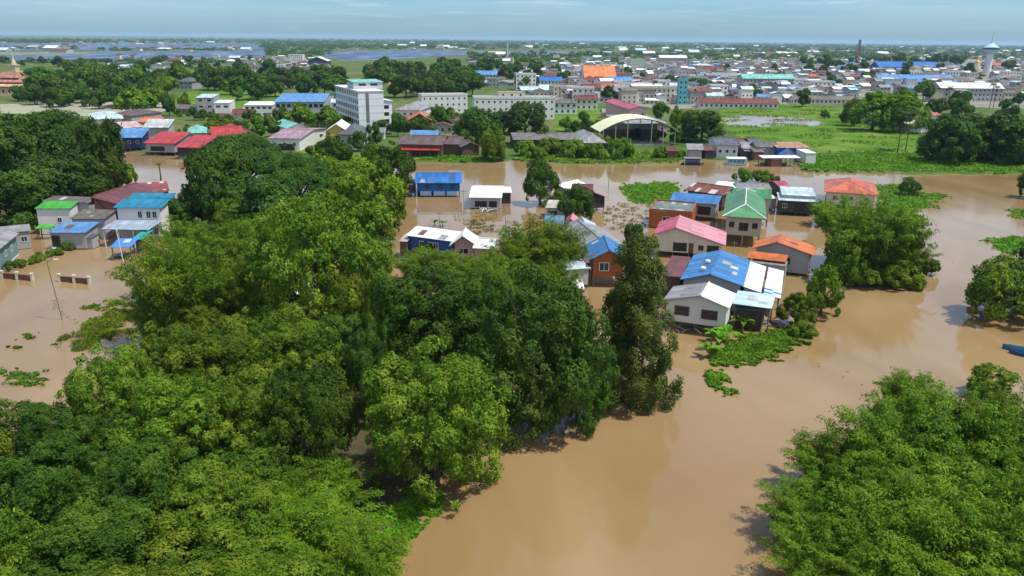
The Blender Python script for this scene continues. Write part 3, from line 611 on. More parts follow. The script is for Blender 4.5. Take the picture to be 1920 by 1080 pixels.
def flotsam(label, px, n, seed, size=0.28, streak=9.0):
    R = np.random.default_rng(seed); poly = [P(x, y, 0) for x, y in px]; X = np.array([p.x for p in poly]); Yy = np.array([p.y for p in poly])
    x = R.uniform(X.min(), X.max(), n * 8); y = R.uniform(Yy.min(), Yy.max(), n * 8); k = inside(x, y, [(p.x, p.y) for p in poly])
    f = np.abs(np.sin((x * .55 + y * .18) / streak + 1.3 * np.sin(y / streak / 2.1))) < R.uniform(0, .16, len(x)); k &= f; x, y = x[k][:n], y[k][:n]
    p = np.stack([x, y, R.uniform(.012, .05, len(x))], 1); nn = unit(R.normal(size=(len(x), 3)) * .12 + np.array([0, 0, 1.]))
    tag(ob('floating_litter', quads_mesh('floating_litter', leaves(p, nn, size, R, .7), LM['reed'], R.uniform(0, 1, len(x)))), label, 'debris', None, 'stuff')
flotsam('scattered leaves and litter drifting on the open river', [(980, 800), (1300, 680), (1560, 600), (1800, 420), (1840, 600), (1640, 720), (1420, 900), (1300, 1075), (800, 1075)], 420, 41, .3)
flotsam('litter drifting in the flooded yard', [(0, 560), (0, 720), (90, 700), (210, 590), (230, 540), (120, 560)], 420, 42, .34, 4)
flotsam('litter drifting between the flooded houses', [(760, 380), (760, 430), (930, 440), (1200, 420), (1230, 340), (900, 330)], 500, 43, .4, 5)
# ================================================================== BUILDINGS
GLASS = paint('dark_glass', (0.02, 0.024, 0.03), rough=0.12, var=0.05, spec=0.6)
FRAMEW = paint('white_frame', (0.62, 0.62, 0.6), var=0.1)
FRAMEB = paint('brown_frame', (0.12, 0.07, 0.04), var=0.1)
WOODP = paint('weathered_post', (0.16, 0.13, 0.10), rough=0.9, var=0.3, scale=2)
CONC = paint('concrete', (0.36, 0.35, 0.33), rough=0.9, var=0.25)
def unit_window(nf, np_):
    mb = MB()      # frame ring 1 x 1 facing -y
    mb.box(-.5, .5, -.06, 0, .42, .5); mb.box(-.5, .5, -.06, 0, -.5, -.42); mb.box(-.5, -.43, -.06, 0, -.42, .42); mb.box(.43, .5, -.06, 0, -.42, .42); mb.box(-.025, .025, -.05, 0, -.42, .42)
    return mb.mesh(nf, np_)
WIN = {'w': unit_window('window', FRAMEW), 'b': unit_window('window', FRAMEB)}
_p = MB(); _p.box(-.46, .46, -.02, -.008, -.46, .46); PANE = _p.mesh('pane', GLASS)
_p = MB(); _p.box(-.5, .5, -.03, 0, -.5, .5); DOORM = {'b': _p.mesh('door', FRAMEB), 'w': _p.mesh('door', FRAMEW)}
_p = MB(); _p.box(-.5, .5, -.03, -.004, -.5, .5, 0); _p.box(-.42, .42, -.045, -.031, -.43, .43, 1); FWIN = _p.mesh('window', [FRAMEW, GLASS])
_p = MB(); _p.box(-.5, .5, -.02, -.004, -.5, .5); DARKOPEN = _p.mesh('opening', paint('deep_shadow_room', (0.03, 0.028, 0.026), var=0.1))  # dark plate on the closed wall, room's shade put into its colour
PR = random.Random(17); PATCH = [sheet('patch_dull', (0.33, 0.32, 0.31), 'x'), sheet('patch_rust', (0.19, 0.085, 0.05), 'x'), sheet('patch_pale', (0.52, 0.54, 0.55), 'x')]
FACE = {'f': 0, 'r': math.pi / 2, 'b': math.pi, 'l': -math.pi / 2}
def on_face(root, mesh, name, face, t, z, w, h, x0, x1, y0, y1, depth=1.0):
    """put a unit piece on a wall face: t 0..1 along it"""
    if face == 'f': loc = (x0 + (x1 - x0) * t, y0, z)
    elif face == 'b': loc = (x1 - (x1 - x0) * t, y1, z)
    elif face == 'r': loc = (x1, y0 + (y1 - y0) * t, z)
    else: loc = (x0, y1 - (y1 - y0) * t, z)
    return ob(name, mesh, root, loc, FACE[face], (w, depth, h))
def window(root, face, t, z, w, h, ext, fr='w', far=False):
    if far: return on_face(root, FWIN, 'window', face, t, z, w, h, *ext)
    o = on_face(root, WIN[fr], 'window', face, t, z, w, h, *ext); ob('pane', PANE, o)
    return o
def build(name, loc, rz, W, D, ze, rise=1.5, roof='gu', rm=None, wall=None, zb=1.2, ov=0.6, rp=0.5, win=None, door=None, opening=None, posts=True, storeys=1,
          fr='w', far=False, th=0.09, cap=None, ww=1.1, wh=1.15, parapet=0.0, tops=None, band=None, postm=None, zbot=-1.5, zer=None, wins=None):
    """roof is W x D over the eaves; local x along the front, y to the back; z absolute from the root"""
    root = empty(name, loc, rz)
    x0, x1, y0, y1 = -W / 2, W / 2, -D / 2, D / 2; zr = ze + rise
    rm = rm if isinstance(rm, (list, tuple)) else [rm]; ra, rb = rm[0], rm[-1]
    wx0, wx1, wy0, wy1 = x0 + ov, x1 - ov, y0 + ov, y1 - ov
    def S(pts, m, nm='roof_sheet'):
        b = MB(); b.slab(pts, th); o = b.build(nm, m, root)
        if not far and len(pts) == 4 and nm == 'roof_sheet' and W > 3:      # odd sheets nailed over the old ones
            q = [Vector(p) for p in pts]; bl = lambda u, v: q[0] * (1 - u) * (1 - v) + q[1] * u * (1 - v) + q[2] * u * v + q[3] * (1 - u) * v
            lu, lv = (q[1] - q[0]).length, (q[3] - q[0]).length
            for _ in range(PR.choice([0, 0, 1, 2, 3])):
                du, dv = min(.5, PR.uniform(.7, 1.6) / lu), min(.6, PR.uniform(.8, 2.4) / lv); u, v = PR.uniform(.02, .96 - du), PR.uniform(.02, .96 - dv); e = Vector((0, 0, .03))
                z = MB(); z.slab([bl(u, v) + e, bl(u + du, v) + e, bl(u + du, v + dv) + e, bl(u, v + dv) + e], .025); z.build('roof_patch', PR.choice([m, m, m, PATCH[0], PATCH[2], PATCH[1]]), o)
        return o
    def ridge(a, b_, m):
        q = MB(); q.tube([a, b_], 0.13, 6); q.build('ridge_cap', m, root)
    wm = MB(); ex = (wx0, wx1, wy0, wy1)
    if roof == 'gv':
        rx = x0 + W * rp
        S([(x0, y0, ze), (rx, y0, zr), (rx, y1, zr), (x0, y1, ze)], ra); zq = ze if zer is None else zer; S([(rx, y0, zr), (x1, y0, zq), (x1, y1, zq), (rx, y1, zr)], rb)
        ridge((rx, y0, zr + .02), (rx, y1, zr + .02), cap or rb)
        zl = ze + rise * ov / (rx - x0) - th - .02; zrr = zq + (zr - zq) * ov / (x1 - rx) - th - .02
        wm.prism_y([(wx0, zb), (wx1, zb), (wx1, zrr), (rx, zr - th - .02), (wx0, zl)], wy0, wy1)
    elif roof == 'gu':
        ry = y0 + D * rp
        S([(x0, y0, ze), (x1, y0, ze), (x1, ry, zr), (x0, ry, zr)], ra); S([(x0, ry, zr), (x1, ry, zr), (x1, y1, ze), (x0, y1, ze)], rb)
        ridge((x0, ry, zr + .02), (x1, ry, zr + .02), cap or ra)
        zf = ze + rise * ov / (ry - y0) - th - .02; zk = ze + rise * ov / (y1 - ry) - th - .02
        i = len(wm.v); pr = [(wy0, zb), (wy1, zb), (wy1, zk), (ry, zr - th - .02), (wy0, zf)]
        wm.v += [(wx0, y, z) for y, z in pr] + [(wx1, y, z) for y, z in pr]
        wm.f += [(i + 4, i + 3, i + 2, i + 1, i), (i + 5, i + 6, i + 7, i + 8, i + 9)] + [(i + k, i + (k + 1) % 5, i + 5 + (k + 1) % 5, i + 5 + k) for k in range(5)]; wm.m += [0] * 7
    elif roof == 'hip':
        k = min(W, D) * 0.46
        if W >= D: a, b_ = (x0 + k, 0, zr), (x1 - k, 0, zr)
        else: a, b_ = (0, y0 + k, zr), (0, y1 - k, zr)
        c = [(x0, y0, ze), (x1, y0, ze), (x1, y1, ze), (x0, y1, ze)]
        if W >= D:
            S([c[0], c[1], b_, a], ra); S([c[2], c[3], a, b_], ra); S([c[1], c[2], b_], rb); S([c[3], c[0], a], rb)
            hl = [(a, c[0]), (a, c[3]), (b_, c[1]), (b_, c[2])]
        else:
            S([c[1], c[2], b_, a], rb); S([c[3], c[0], a, b_], ra); S([c[0], c[1], a], ra); S([c[2], c[3], b_], rb)
            hl = [(a, c[0]), (a, c[1]), (b_, c[2]), (b_, c[3])]
        ridge(a, b_, cap or ra)
        if cap:
            for p, q in hl: ridge(p, q, cap)
        wm.box(wx0, wx1, wy0, wy1, zb, ze + rise * ov / k * .9 - th - .03)
    elif roof.startswith('shed'):
        hi = roof[-1]; z = {'b': (ze, ze, zr, zr), 'f': (zr, zr, ze, ze), 'l': (zr, ze, ze, zr), 'r': (ze, zr, zr, ze)}[hi]
        c = [(x0, y0, z[0]), (x1, y0, z[1]), (x1, y1, z[2]), (x0, y1, z[3])]; S(c, ra)
        def zz(x, y):
            t = {'b': (y - y0) / D, 'f': (y1 - y) / D, 'l': (x1 - x) / W, 'r': (x - x0) / W}[hi]; return ze + rise * t - th - .02
        q = [(wx0, wy0), (wx1, wy0), (wx1, wy1), (wx0, wy1)]
        wm.hexa([(x, y, zb) for x, y in q], [(x, y, zz(x, y)) for x, y in q])
    else:       # flat
        S([(x0, y0, ze), (x1, y0, ze), (x1, y1, ze), (x0, y1, ze)], ra, 'roof_deck'); wm.box(wx0, wx1, wy0, wy1, zb, ze - th - .002)
        if parapet:
            for a in ((x0, x1, y0, y0 + .2), (x0, x1, y1 - .2, y1), (x0, x0 + .2, y0 + .2, y1 - .2), (x1 - .2, x1, y0 + .2, y1 - .2)):
                q = MB(); q.box(*a, ze + .002, ze + parapet); q.build('parapet', wall, root)
    if wall is not None: wm.build('wall', wall, root)
    if band:
        b = MB(); b.box(wx0 - .02, wx1 + .02, wy0 - .02, wy1 + .02, zb - .02, zb + band[1]); b.build('wall_base', band[0], root)
    st = (ze - zb) / storeys
    for face, n in (win or {}).items():
        for s in range(storeys):
            for k in range(n if isinstance(n, int) else len(n)):
                t = (k + 0.5) / n if isinstance(n, int) else n[k]
                window(root, face, t, zb + st * (s + 0.55), ww, min(wh, st * .6), ex, fr, far)
    for d in wins or []: window(root, d[0], d[1], d[2], d[3], d[4], ex, fr, far)
    for d in door or []:      # (face, t, w, h)
        on_face(root, DOORM[fr], 'door', d[0], d[1], zb + d[3] / 2, d[2], d[3], *ex)
    for d in opening or []:   # (face, t, zc, w, h)
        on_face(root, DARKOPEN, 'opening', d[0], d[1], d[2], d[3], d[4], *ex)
    if posts:
        nx = max(2, int((wx1 - wx0) / 3) + 1); ny = max(2, int((wy1 - wy0) / 3.2) + 1); me = None
        hh = (zb if wall is not None else ze)
        for i in range(nx):
            for j in range(ny):
                if wall is None and 0 < i < nx - 1 and 0 < j < ny - 1: continue
                px_, py_ = wx0 + .12 + (wx1 - wx0 - .24) * i / (nx - 1), wy0 + .12 + (wy1 - wy0 - .24) * j / (ny - 1)
                top = hh
                if wall is None and roof.startswith('shed'): top = zz(px_, py_) + .01
                q = MB(); q.tube([(0, 0, zbot), (0, 0, top)], 0.12, 6)
                ob('post', q.mesh('post', postm or WOODP), root, (px_, py_, 0))
    return root
def frame(A, B, C, ze, dep=None, cz=None, dbl=False, yaw=None):
    """eave rectangle from pixels: A near-left, B near-right at height ze, C far-right at height cz; yaw (degrees) fixes the heading"""
    a = P(*A, ze)
    if yaw is None:
        b = P(*B, ze); u = b - a; W = u.length; u.normalize()
    else:
        u = Vector((math.cos(math.radians(yaw)), math.sin(math.radians(yaw)), 0)); lo, hi = .5, 60.
        for _ in range(40):
            mid = (lo + hi) / 2; (lo, hi) = (mid, hi) if proj(a + u * mid)[0] < B[0] else (lo, mid)
        W = lo; b = a + u * W
    v = Vector((-u.y, u.x, 0)); zc_ = ze if cz is None else cz
    if dep is None and yaw is not None:
        lo, hi = .5, 80.
        for _ in range(40):
            mid = (lo + hi) / 2; q = b + v * mid; q.z = zc_; (lo, hi) = (mid, hi) if proj(q)[1] > C[1] else (lo, mid)
        dep = lo * (2 if dbl else 1)
    if dep is None:
        c = P(*C, zc_); dep = (c - b).dot(v) * (2 if dbl else 1)
    ctr = (a + b) / 2 + v * dep / 2
    return (ctr.x, ctr.y, 0), math.atan2(u.y, u.x), W, dep
LOG = []
def house(name, label, A, B, C=None, ze=4.0, rise=1.5, roof='gu', dep=None, cat='house', group=None, **k):
    cz = ze; dbl = False
    if roof == 'gu' and k.get('ridge_c', True): cz, dbl = ze + rise, True
    k.pop('ridge_c', None)
    if roof == 'shedb': cz = ze + rise
    loc, rz, W, D = frame(A, B, C, ze, dep, cz, dbl, k.pop('yaw', None))
    LOG.append((label[:34], round(W, 1), round(D, 1), round(loc[1])))
    o = build(name, loc, rz, W, max(D, 2.0), ze, rise, roof, **k); tag(o, label, cat, group or 'village houses'); return o
def house_at(name, label, px, py, W, D, rz=0.0, zref=0.5, cat='house', group='village houses', **k):
    """near side of the base centred on the pixel"""
    p = P(px, py, zref); v = Vector((-math.sin(rz), math.cos(rz), 0)); c = p + v * (D / 2)
    o = build(name, (c.x, c.y, 0), rz, W, D, **k); tag(o, label, cat, group); return o

def rgb(*c): return srgb(*c)
W_WHITE = paint('wall_white', (0.62, 0.61, 0.58), var=0.12); W_CREAM = paint('wall_cream', (0.58, 0.53, 0.42), var=0.14)
W_GREY = paint('wall_grey', (0.34, 0.34, 0.34), var=0.2); W_BLUE = paint('wall_blue', (0.030, 0.085, 0.30), var=0.2); W_DKBLUE = paint('wall_dark_blue', (0.02, 0.035, 0.12), var=0.2)
W_BLUE2 = paint('wall_bright_blue', (0.015, 0.13, 0.42), var=0.2)
W_ORANGE = paint('wall_orange', (0.36, 0.10, 0.03), var=0.2); W_BROWN = paint('wall_brown', (0.13, 0.075, 0.05), var=0.3); W_MAROON = paint('wall_maroon', (0.22, 0.085, 0.08), var=0.2)
W_DARK = paint('wall_dark', (0.055, 0.05, 0.045), var=0.3); W_TEAL = paint('wall_teal', (0.16, 0.27, 0.27), var=0.2); W_LILAC = paint('wall_lilac', (0.42, 0.38, 0.44), var=0.2)
W_YELLOW = paint('wall_yellow', (0.50, 0.36, 0.07), var=0.12); W_PEACH = paint('wall_peach', (0.62, 0.42, 0.24), var=0.12); W_BEIGE = paint('wall_beige', (0.46, 0.42, 0.33), var=0.2)
W_PINK = paint('wall_pink', (0.55, 0.33, 0.33), var=0.15); W_TIN = paint('wall_tin', (0.40, 0.41, 0.42), rough=0.5, var=0.25)
C_BLUE = (0.018, 0.15, 0.44); C_BLUE2 = (0.042, 0.185, 0.43); C_SKY = (0.10, 0.26, 0.50); C_WHITE = (0.70, 0.70, 0.69); C_PALE = (0.50, 0.62, 0.66); C_GREY = (0.27, 0.265, 0.26)
C_RUST = (0.17, 0.055, 0.035); C_RED = (0.42, 0.035, 0.030); C_MAROON = (0.155, 0.05, 0.05); C_TEAL = (0.012, 0.22, 0.36); C_GREEN = (0.075, 0.23, 0.095); C_LIME = (0.06, 0.40, 0.04)
C_PINK = (0.62, 0.26, 0.30); C_PINKD = (0.47, 0.08, 0.13); C_ORANGE = (0.56, 0.155, 0.04); C_ORED = (0.50, 0.115, 0.055); C_MINT = (0.20, 0.50, 0.42); C_SLATE = (0.10, 0.105, 0.12); C_BROWN = (0.125, 0.08, 0.065)
def rf(nm, c, **k): return lambda ax: sheet('roof_' + nm, c, ax, **k)
R_ = {n: rf(n, c) for n, c in dict(blue=C_BLUE, blue2=C_BLUE2, sky=C_SKY, pale=C_PALE, grey=C_GREY, red=C_RED, maroon=C_MAROON, teal=C_TEAL, green=C_GREEN, lime=C_LIME, pink=C_PINK, orange=C_ORANGE, ored=C_ORED, mint=C_MINT, slate=C_SLATE, brown=C_BROWN).items()}
R_['white'] = rf('white', C_WHITE, var=0.08, stain=(0.55, 0.53, 0.5)); R_['rust'] = rf('rust', C_RUST, stain=(0.28, 0.13, 0.08), patch=(0.42, 0.38, 0.36)); R_['pinkd'] = rf('pinkdark', C_PINKD)
R_['rust2'] = rf('rust2', C_RUST, stain=(0.10, 0.035, 0.03)); R_['greyb'] = rf('greybrown', (0.16, 0.14, 0.125), stain=(0.09, 0.075, 0.06))
def X(n): return R_[n]('x')
def Y(n): return R_[n]('y')

# ---- village in the middle of the flood
G1 = 'flooded stilt houses'
house('stilt_house', 'bright blue stilt house with blue roof standing alone by the river', (777, 343), (866, 343), (868, 324), ze=3.9, rise=1.7, rm=[X('blue'), X('blue')], wall=W_BLUE2, zb=1.6, win={'f': [0.25, 0.55, 0.82]}, fr='b', group=G1)
house('lean_to', 'dark lean-to on the side of the bright blue stilt house', (764, 347), (779, 347), (779, 338), ze=3.2, rise=0.4, roof='shedb', rm=X('slate'), wall=W_DARK, zb=1.0, ov=0.2, group=G1, cat='shed')
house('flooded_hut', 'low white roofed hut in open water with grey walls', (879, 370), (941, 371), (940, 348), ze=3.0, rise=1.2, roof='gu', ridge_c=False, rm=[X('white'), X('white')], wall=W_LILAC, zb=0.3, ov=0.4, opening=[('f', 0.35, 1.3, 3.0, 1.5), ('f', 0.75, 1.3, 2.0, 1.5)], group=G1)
house('flooded_hut', 'tiny white roofed annex beside the low white hut', (940, 361), (960, 361), (960, 350), ze=2.9, rise=0.4, roof='shedb', rm=X('white'), wall=W_DARK, zb=0.2, ov=0.3, group=G1, cat='shed')
house('stilt_house', 'dark red roofed house in the water right of the shaggy bush', (1110, 372), (1140, 370), (1147, 351), ze=3.4, rise=1.4, roof='gv', rp=0.1, rm=[Y('maroon'), rf('brickred', (0.27, 0.055, 0.04))('y')], wall=W_DARK, zb=0.8, opening=[('f', 0.5, 2.0, 3.2, 1.6)], group=G1)
house('stilt_house', 'dull red roof slope behind the shaggy bush', (1078, 361), (1112, 362), (1112, 346), ze=3.2, rise=1.2, rm=[X('maroon'), X('maroon')], wall=W_BROWN, zb=0.8, group=G1)
house('flooded_hut', 'small grey hut with pale roof right of the round tree', (1037, 352), (1064, 356), (1055, 340), ze=3.2, rise=1.0, roof='gv', rp=0.25, rm=[Y('white'), Y('white')], wall=W_GREY, zb=0.4, ov=0.3, group=G1)
house('flooded_hut', 'pale roofed hut under the round tree', (1022, 389), (1066, 391), (1068, 376), ze=2.8, rise=0.7, roof='shedb', rm=rf('cream', (0.5, 0.47, 0.38))('x'), wall=W_TIN, zb=0.3, ov=0.3, opening=[('f', 0.3, 1.2, 2.0, 1.6)], group=G1)
house('stilt_house', 'long white roofed house with royal blue plank wall', (760, 441), (851, 453), (856, 433), ze=4.3, rise=1.0, roof='shedb', rm=X('white'), wall=W_BLUE, zb=1.1, ov=0.4, win={'f': [0.3, 0.5, 0.62]}, wh=1.3, group=G1)
house('lean_to', 'brown lean-to with beige roof at the end of the blue walled house', (747, 452), (763, 453), (765, 438), ze=3.4, rise=0.5, roof='shedb', rm=rf('cream', (0.5, 0.47, 0.38))('x'), wall=W_BROWN, zb=0.6, ov=0.2, group=G1, cat='shed')
house('gabled_house', 'small white gabled house beside the royal blue wall', (842, 461), (897, 462), (925, 447), ze=4.0, rise=1.9, roof='gv', rp=0.46, rm=[Y('white'), Y('white')], wall=W_PINK, zb=1.4, ov=0.9, win={'f': [0.45]}, ww=2.0, wh=1.1, group=G1)
house('white_roof_wing', 'white roofed wing running right from the small gabled house', (886, 465), (926, 468), (915, 448), ze=3.9, rise=1.2, yaw=-8, rm=[X('white')] * 2, wall=W_PINK, zb=1.3, ov=0.5, group=G1)
house('tin_shed', 'rusty low roof below the royal blue wall', (776, 487), (830, 491), (834, 483), ze=2.6, rise=0.6, roof='shedb', rm=X('rust2'), wall=W_BROWN, zb=0.2, ov=0.3, group=G1, cat='shed')
house('stilt_house', 'orange plank house with blue gable roof behind the tall dark tree', (1106, 487), (1178, 487), (1166, 459), yaw=-1, ze=5.0, rise=1.7, roof='gv', rm=[Y('blue2'), Y('blue2')], wall=W_ORANGE, zb=2.0, ov=0.7, win={'f': [0.36]}, ww=1.7, wh=1.5, group=G1)
house('tin_shed', 'grey white patched roof left of the orange plank house', (1060, 506), (1108, 502), (1100, 470), ze=3.6, rise=0.8, roof='shedb', rm=X('pale'), wall=W_TIN, zb=0.6, ov=0.3, group=G1, cat='shed')
house('stilt_house', 'weathered grey hipped roof behind the orange plank house', (1092, 463), (1172, 460), (1160, 424), ze=4.2, rise=1.6, roof='gv', rp=0.38, rm=[Y('grey'), Y('grey')], wall=W_TIN, zb=1.0, ov=0.5, group=G1)
house('stilt_house', 'grey corrugated roof with pale ridge above the orange plank house', (1075, 438), (1128, 438), (1124, 418), ze=4.0, rise=1.3, roof='gv', rp=0.5, rm=[Y('grey'), Y('pale')], wall=W_GREY, zb=1.0, ov=0.4, group=G1)
house('tin_shed', 'small sky blue roof peeping over the bright bamboo', (1020, 420), (1058, 421), (1058, 405), ze=3.4, rise=0.9, rm=[X('sky'), X('sky')], wall=W_TIN, zb=0.6, ov=0.3, group=G1, cat='shed')
house('tin_shed', 'small pink roof peeping over the bright bamboo', (1058, 418), (1082, 419), (1080, 408), ze=3.2, rise=0.9, roof='gv', rm=[Y('pinkd'), Y('pink')], wall=W_TIN, zb=0.6, ov=0.3, group=G1, cat='shed')
house('tarp_shelter', 'white tarpaulin shelter left of the tall dark tree', (1056, 541), (1096, 541), (1092, 524), ze=2.6, rise=0.6, roof='shedb', rm=X('white'), wall=None, ov=0.2, group=G1, cat='shelter')
house('tarp_shelter', 'white sheet roof showing through the olive spreading tree', (548, 555), (602, 553), (598, 530), ze=3.2, rise=0.8, roof='shedb', rm=X('white'), wall=W_TIN, zb=0.4, ov=0.2, group=G1, cat='shed')
# ---- village at the point
G2 = 'houses on the flooded point'
house('stilt_house', 'patchy rust roof house at the back of the point', (1284, 356), (1358, 366), (1366, 350), ze=4.2, rise=1.3, rm=[X('rust'), X('rust')], wall=W_BROWN, zb=1.0, group=G2)
house('tin_shed', 'white tin shed behind the patchy rust roof', (1333, 354), (1380, 358), (1380, 342), ze=3.4, rise=0.8, roof='shedb', rm=X('white'), wall=W_TIN, zb=0.6, ov=0.3, group=G2, cat='shed')
house('stilt_house', 'bright blue tarpaulin roof house left of the green roof', (1254, 376), (1346, 388), (1357, 367), yaw=-22, ze=4.2, rise=1.0, roof='shedb', rm=X('blue2'), wall=W_TIN, zb=1.0, ov=0.5, opening=[('f', 0.75, 2.4, 3.0, 2.0)], group=G2)
house('brick_house', 'unfinished orange brick box house with a littered flat top', (1217, 394), (1298, 401), (1304, 381), yaw=-17, ze=4.0, rise=0, roof='flat', parapet=0.35, rm=rf('tarps', (0.16, 0.20, 0.17), patch=(0.30, 0.31, 0.30))('x'), wall=W_ORANGE, zb=0.2, ov=0.05, posts=False, win={'f': [0.42]}, ww=2.0, wh=1.0, zbot=-1, group=G2)
house('pink_roof_house', 'cream house with wide pink asymmetric gable roof', (1226, 439), (1362, 456), (1352, 424), yaw=-15, zer=3.3, ze=4.5, rise=1.6, roof='gv', rp=0.30, rm=[Y('pinkd'), Y('pink')], wall=W_CREAM, zb=1.1, ov=0.6, opening=[('f', 0.36, 2.2, 2.6, 1.7), ('f', 0.86, 2.0, 2.2, 1.8)], door=[('f', 0.53, 0.9, 2.0)], wins=[('f', 0.68, 2.3, 1.0, 1.0)], fr='b', group=G2)  # left slope's shade is put into its darker pink sheet
gh = house('green_roof_house', 'two tier house with faded green hipped roof and white ridges', (1355, 405), (1437, 411), (1446, 366), yaw=-16, ze=6.2, rise=2.0, roof='hip', rm=[Y('green'), Y('green')], cap=FRAMEW, wall=W_BEIGE, zb=2.3, ov=0.8, win={'f': [0.16, 0.82], 'r': 2}, wins=[('f', 0.5, 4.1, 1.9, 1.7)], fr='b', group=G2, postm=CONC)
house('green_roof_house', 'brighter green rear roof joined behind the faded green hipped roof', (1372, 369), (1447, 373), (1448, 356), yaw=-16, ze=6.4, rise=1.2, roof='shedb', rm=sheet('roof_green2', (0.05, 0.24, 0.08), 'x'), wall=W_BEIGE, zb=1.5, ov=0.4, group=G2)
house('lean_to', 'pale two-step tin roof over a dark boat shelter right of the green roof', (1460, 375), (1530, 377), (1532, 364), yaw=-14, ze=3.7, rise=0.4, roof='shedb', rm=X('pale'), wall=W_DARK, zb=0.7, ov=0.4, opening=[('f', 0.7, 2.0, 4.0, 2.0)], win={'f': [0.15]}, group=G2, cat='shed')
house('tin_shed', 'upper white blue tin roof behind the boat shelter roof', (1466, 365), (1531, 366), (1532, 352), yaw=-14, ze=4.6, rise=0.5, roof='shedb', rm=X('pale'), wall=W_TIN, zb=0.6, ov=0.2, group=G2, cat='shed')
house('tin_shed', 'dark grey tin roof just behind the green roof', (1383, 354), (1448, 355), (1448, 344), ze=3.6, rise=0.9, rm=[X('grey'), X('grey')], wall=W_TIN, zb=0.6, ov=0.3, group=G2, cat='shed')
house('tin_shed', 'small white shed squeezed between green roof and boat shelter', (1446, 372), (1458, 372), (1458, 352), ze=3.0, rise=0.6, roof='shedb', rm=X('white'), wall=W_TIN, zb=0.3, ov=0.2, group=G2, cat='shed')
house('tin_shed', 'low pinkish roof behind the boat shelter', (1460, 349), (1483, 349), (1482, 340), ze=3.0, rise=0.6, rm=[X('pinkd'), X('pinkd')], wall=W_DARK, zb=0.3, ov=0.2, group=G2, cat='shed')
house('stilt_house', 'coral tiled hipped roof behind the big bamboo clump', (1546, 359), (1648, 364), (1640, 344), yaw=-20, ze=4.0, rise=2.0, roof='hip', rm=[X('ored'), X('ored')], cap=paint('ridge_coral', (0.56, 0.2, 0.12)), wall=W_CREAM, zb=0.6, ov=0.8, win={'f': 3}, group=G2)
house('orange_roof_house', 'house with bright orange gable roof and front awning', (1409, 466), (1526, 484), (1524, 462), yaw=-24, ze=4.2, rise=1.7, roof='gv', rp=0.40, rm=[Y('orange'), Y('orange')], wall=W_GREY, zb=0.4, ov=0.7, win={'f': [0.3, 0.6]}, fr='b', group=G2)
house('awning', 'orange sheet awning along the front of the orange gable house', (1400, 483), (1474, 494), (1481, 478), yaw=-24, ze=3.2, rise=0.6, roof='shedb', rm=X('orange'), wall=None, ov=0.2, group=G2, cat='awning')
house('tin_shed', 'grey walled back room under the orange awning', (1408, 492), (1474, 502), (1482, 490), yaw=-24, ze=2.7, rise=0.2, roof='shedb', rm=X('grey'), wall=W_GREY, zb=0.1, ov=0.1, posts=False, door=[('f', 0.6, 0.9, 1.9)], fr='b', group=G2, cat='shed')
house('blue_roof_house', 'large sky blue gable roof with two round vents', (1275, 524), (1394, 541), (1402, 488), yaw=-19.5, ze=5.0, rise=1.3, roof='gv', rp=0.47, rm=[Y('blue2'), Y('blue2')], wall=W_GREY, zb=0.8, ov=0.5, group=G2)
house('tin_shed', 'maroon roof with pale stripes left of the large blue roof', (1240, 516), (1278, 522), (1298, 482), yaw=-19.5, ze=4.3, rise=0.7, roof='shedb', rm=sheet('roof_striped', C_MAROON, 'y', patch=(0.6, 0.56, 0.54), pitch=1.5), wall=W_BROWN, zb=0.6, ov=0.2, group=G2, cat='shed')
house('lean_to', 'white tin lean-to on the side of the large blue roof', (1392, 545), (1427, 553), (1438, 500), yaw=-19.5, ze=4.0, rise=0.7, roof='shedl', rm=sheet('roof_whiteblue', C_WHITE, 'y', var=0.05, patch=(0.5, 0.62, 0.68)), wall=W_TIN, zb=0.5, ov=0.2, group=G2, cat='shed')
house('lean_to', 'outer blue and white tin canopy nearest the river bend', (1431, 556), (1464, 553), (1469, 508), yaw=-19.5, ze=3.2, rise=0.4, roof='shedl', rm=sheet('roof_bluewhite', C_WHITE, 'y', var=0.05, patch=C_BLUE2), wall=None, ov=0.2, group=G2, cat='canopy')
house('white_wall_house', 'near house with white gable wall, grey and cream roof slopes', (1243, 562), (1368, 590), (1379, 551), yaw=-22.5, ze=4.6, rise=1.3, roof='gv', rp=0.56, rm=[Y('grey'), rf('bone', (0.62, 0.6, 0.53), var=0.08)('y')], wall=W_WHITE, zb=1.5, ov=0.45, wins=[('f', 0.27, 3.2, 2.1, 1.4), ('f', 0.64, 3.1, 0.75, 1.4), ('f', 0.73, 3.1, 0.75, 1.4), ('f', 0.82, 3.1, 0.75, 1.4)], fr='b', group=G2)
house('lean_to', 'pale sky blue tin canopy beside the white gable wall', (1374, 569), (1447, 584), (1454, 553), yaw=-22.5, ze=3.9, rise=0.5, roof='shedb', rm=sheet('roof_paleblue', (0.50, 0.70, 0.76), 'y', stain=(0.42, 0.58, 0.62)), wall=None, ov=0.2, group=G2, cat='canopy')
house('tin_shed', 'dark plank room under the pale sky blue canopy', (1378, 577), (1432, 588), (1444, 566), yaw=-22.5, ze=3.2, rise=0.1, roof='shedb', rm=X('slate'), wall=W_DARK, zb=0.3, ov=0.15, group=G2, cat='shed')
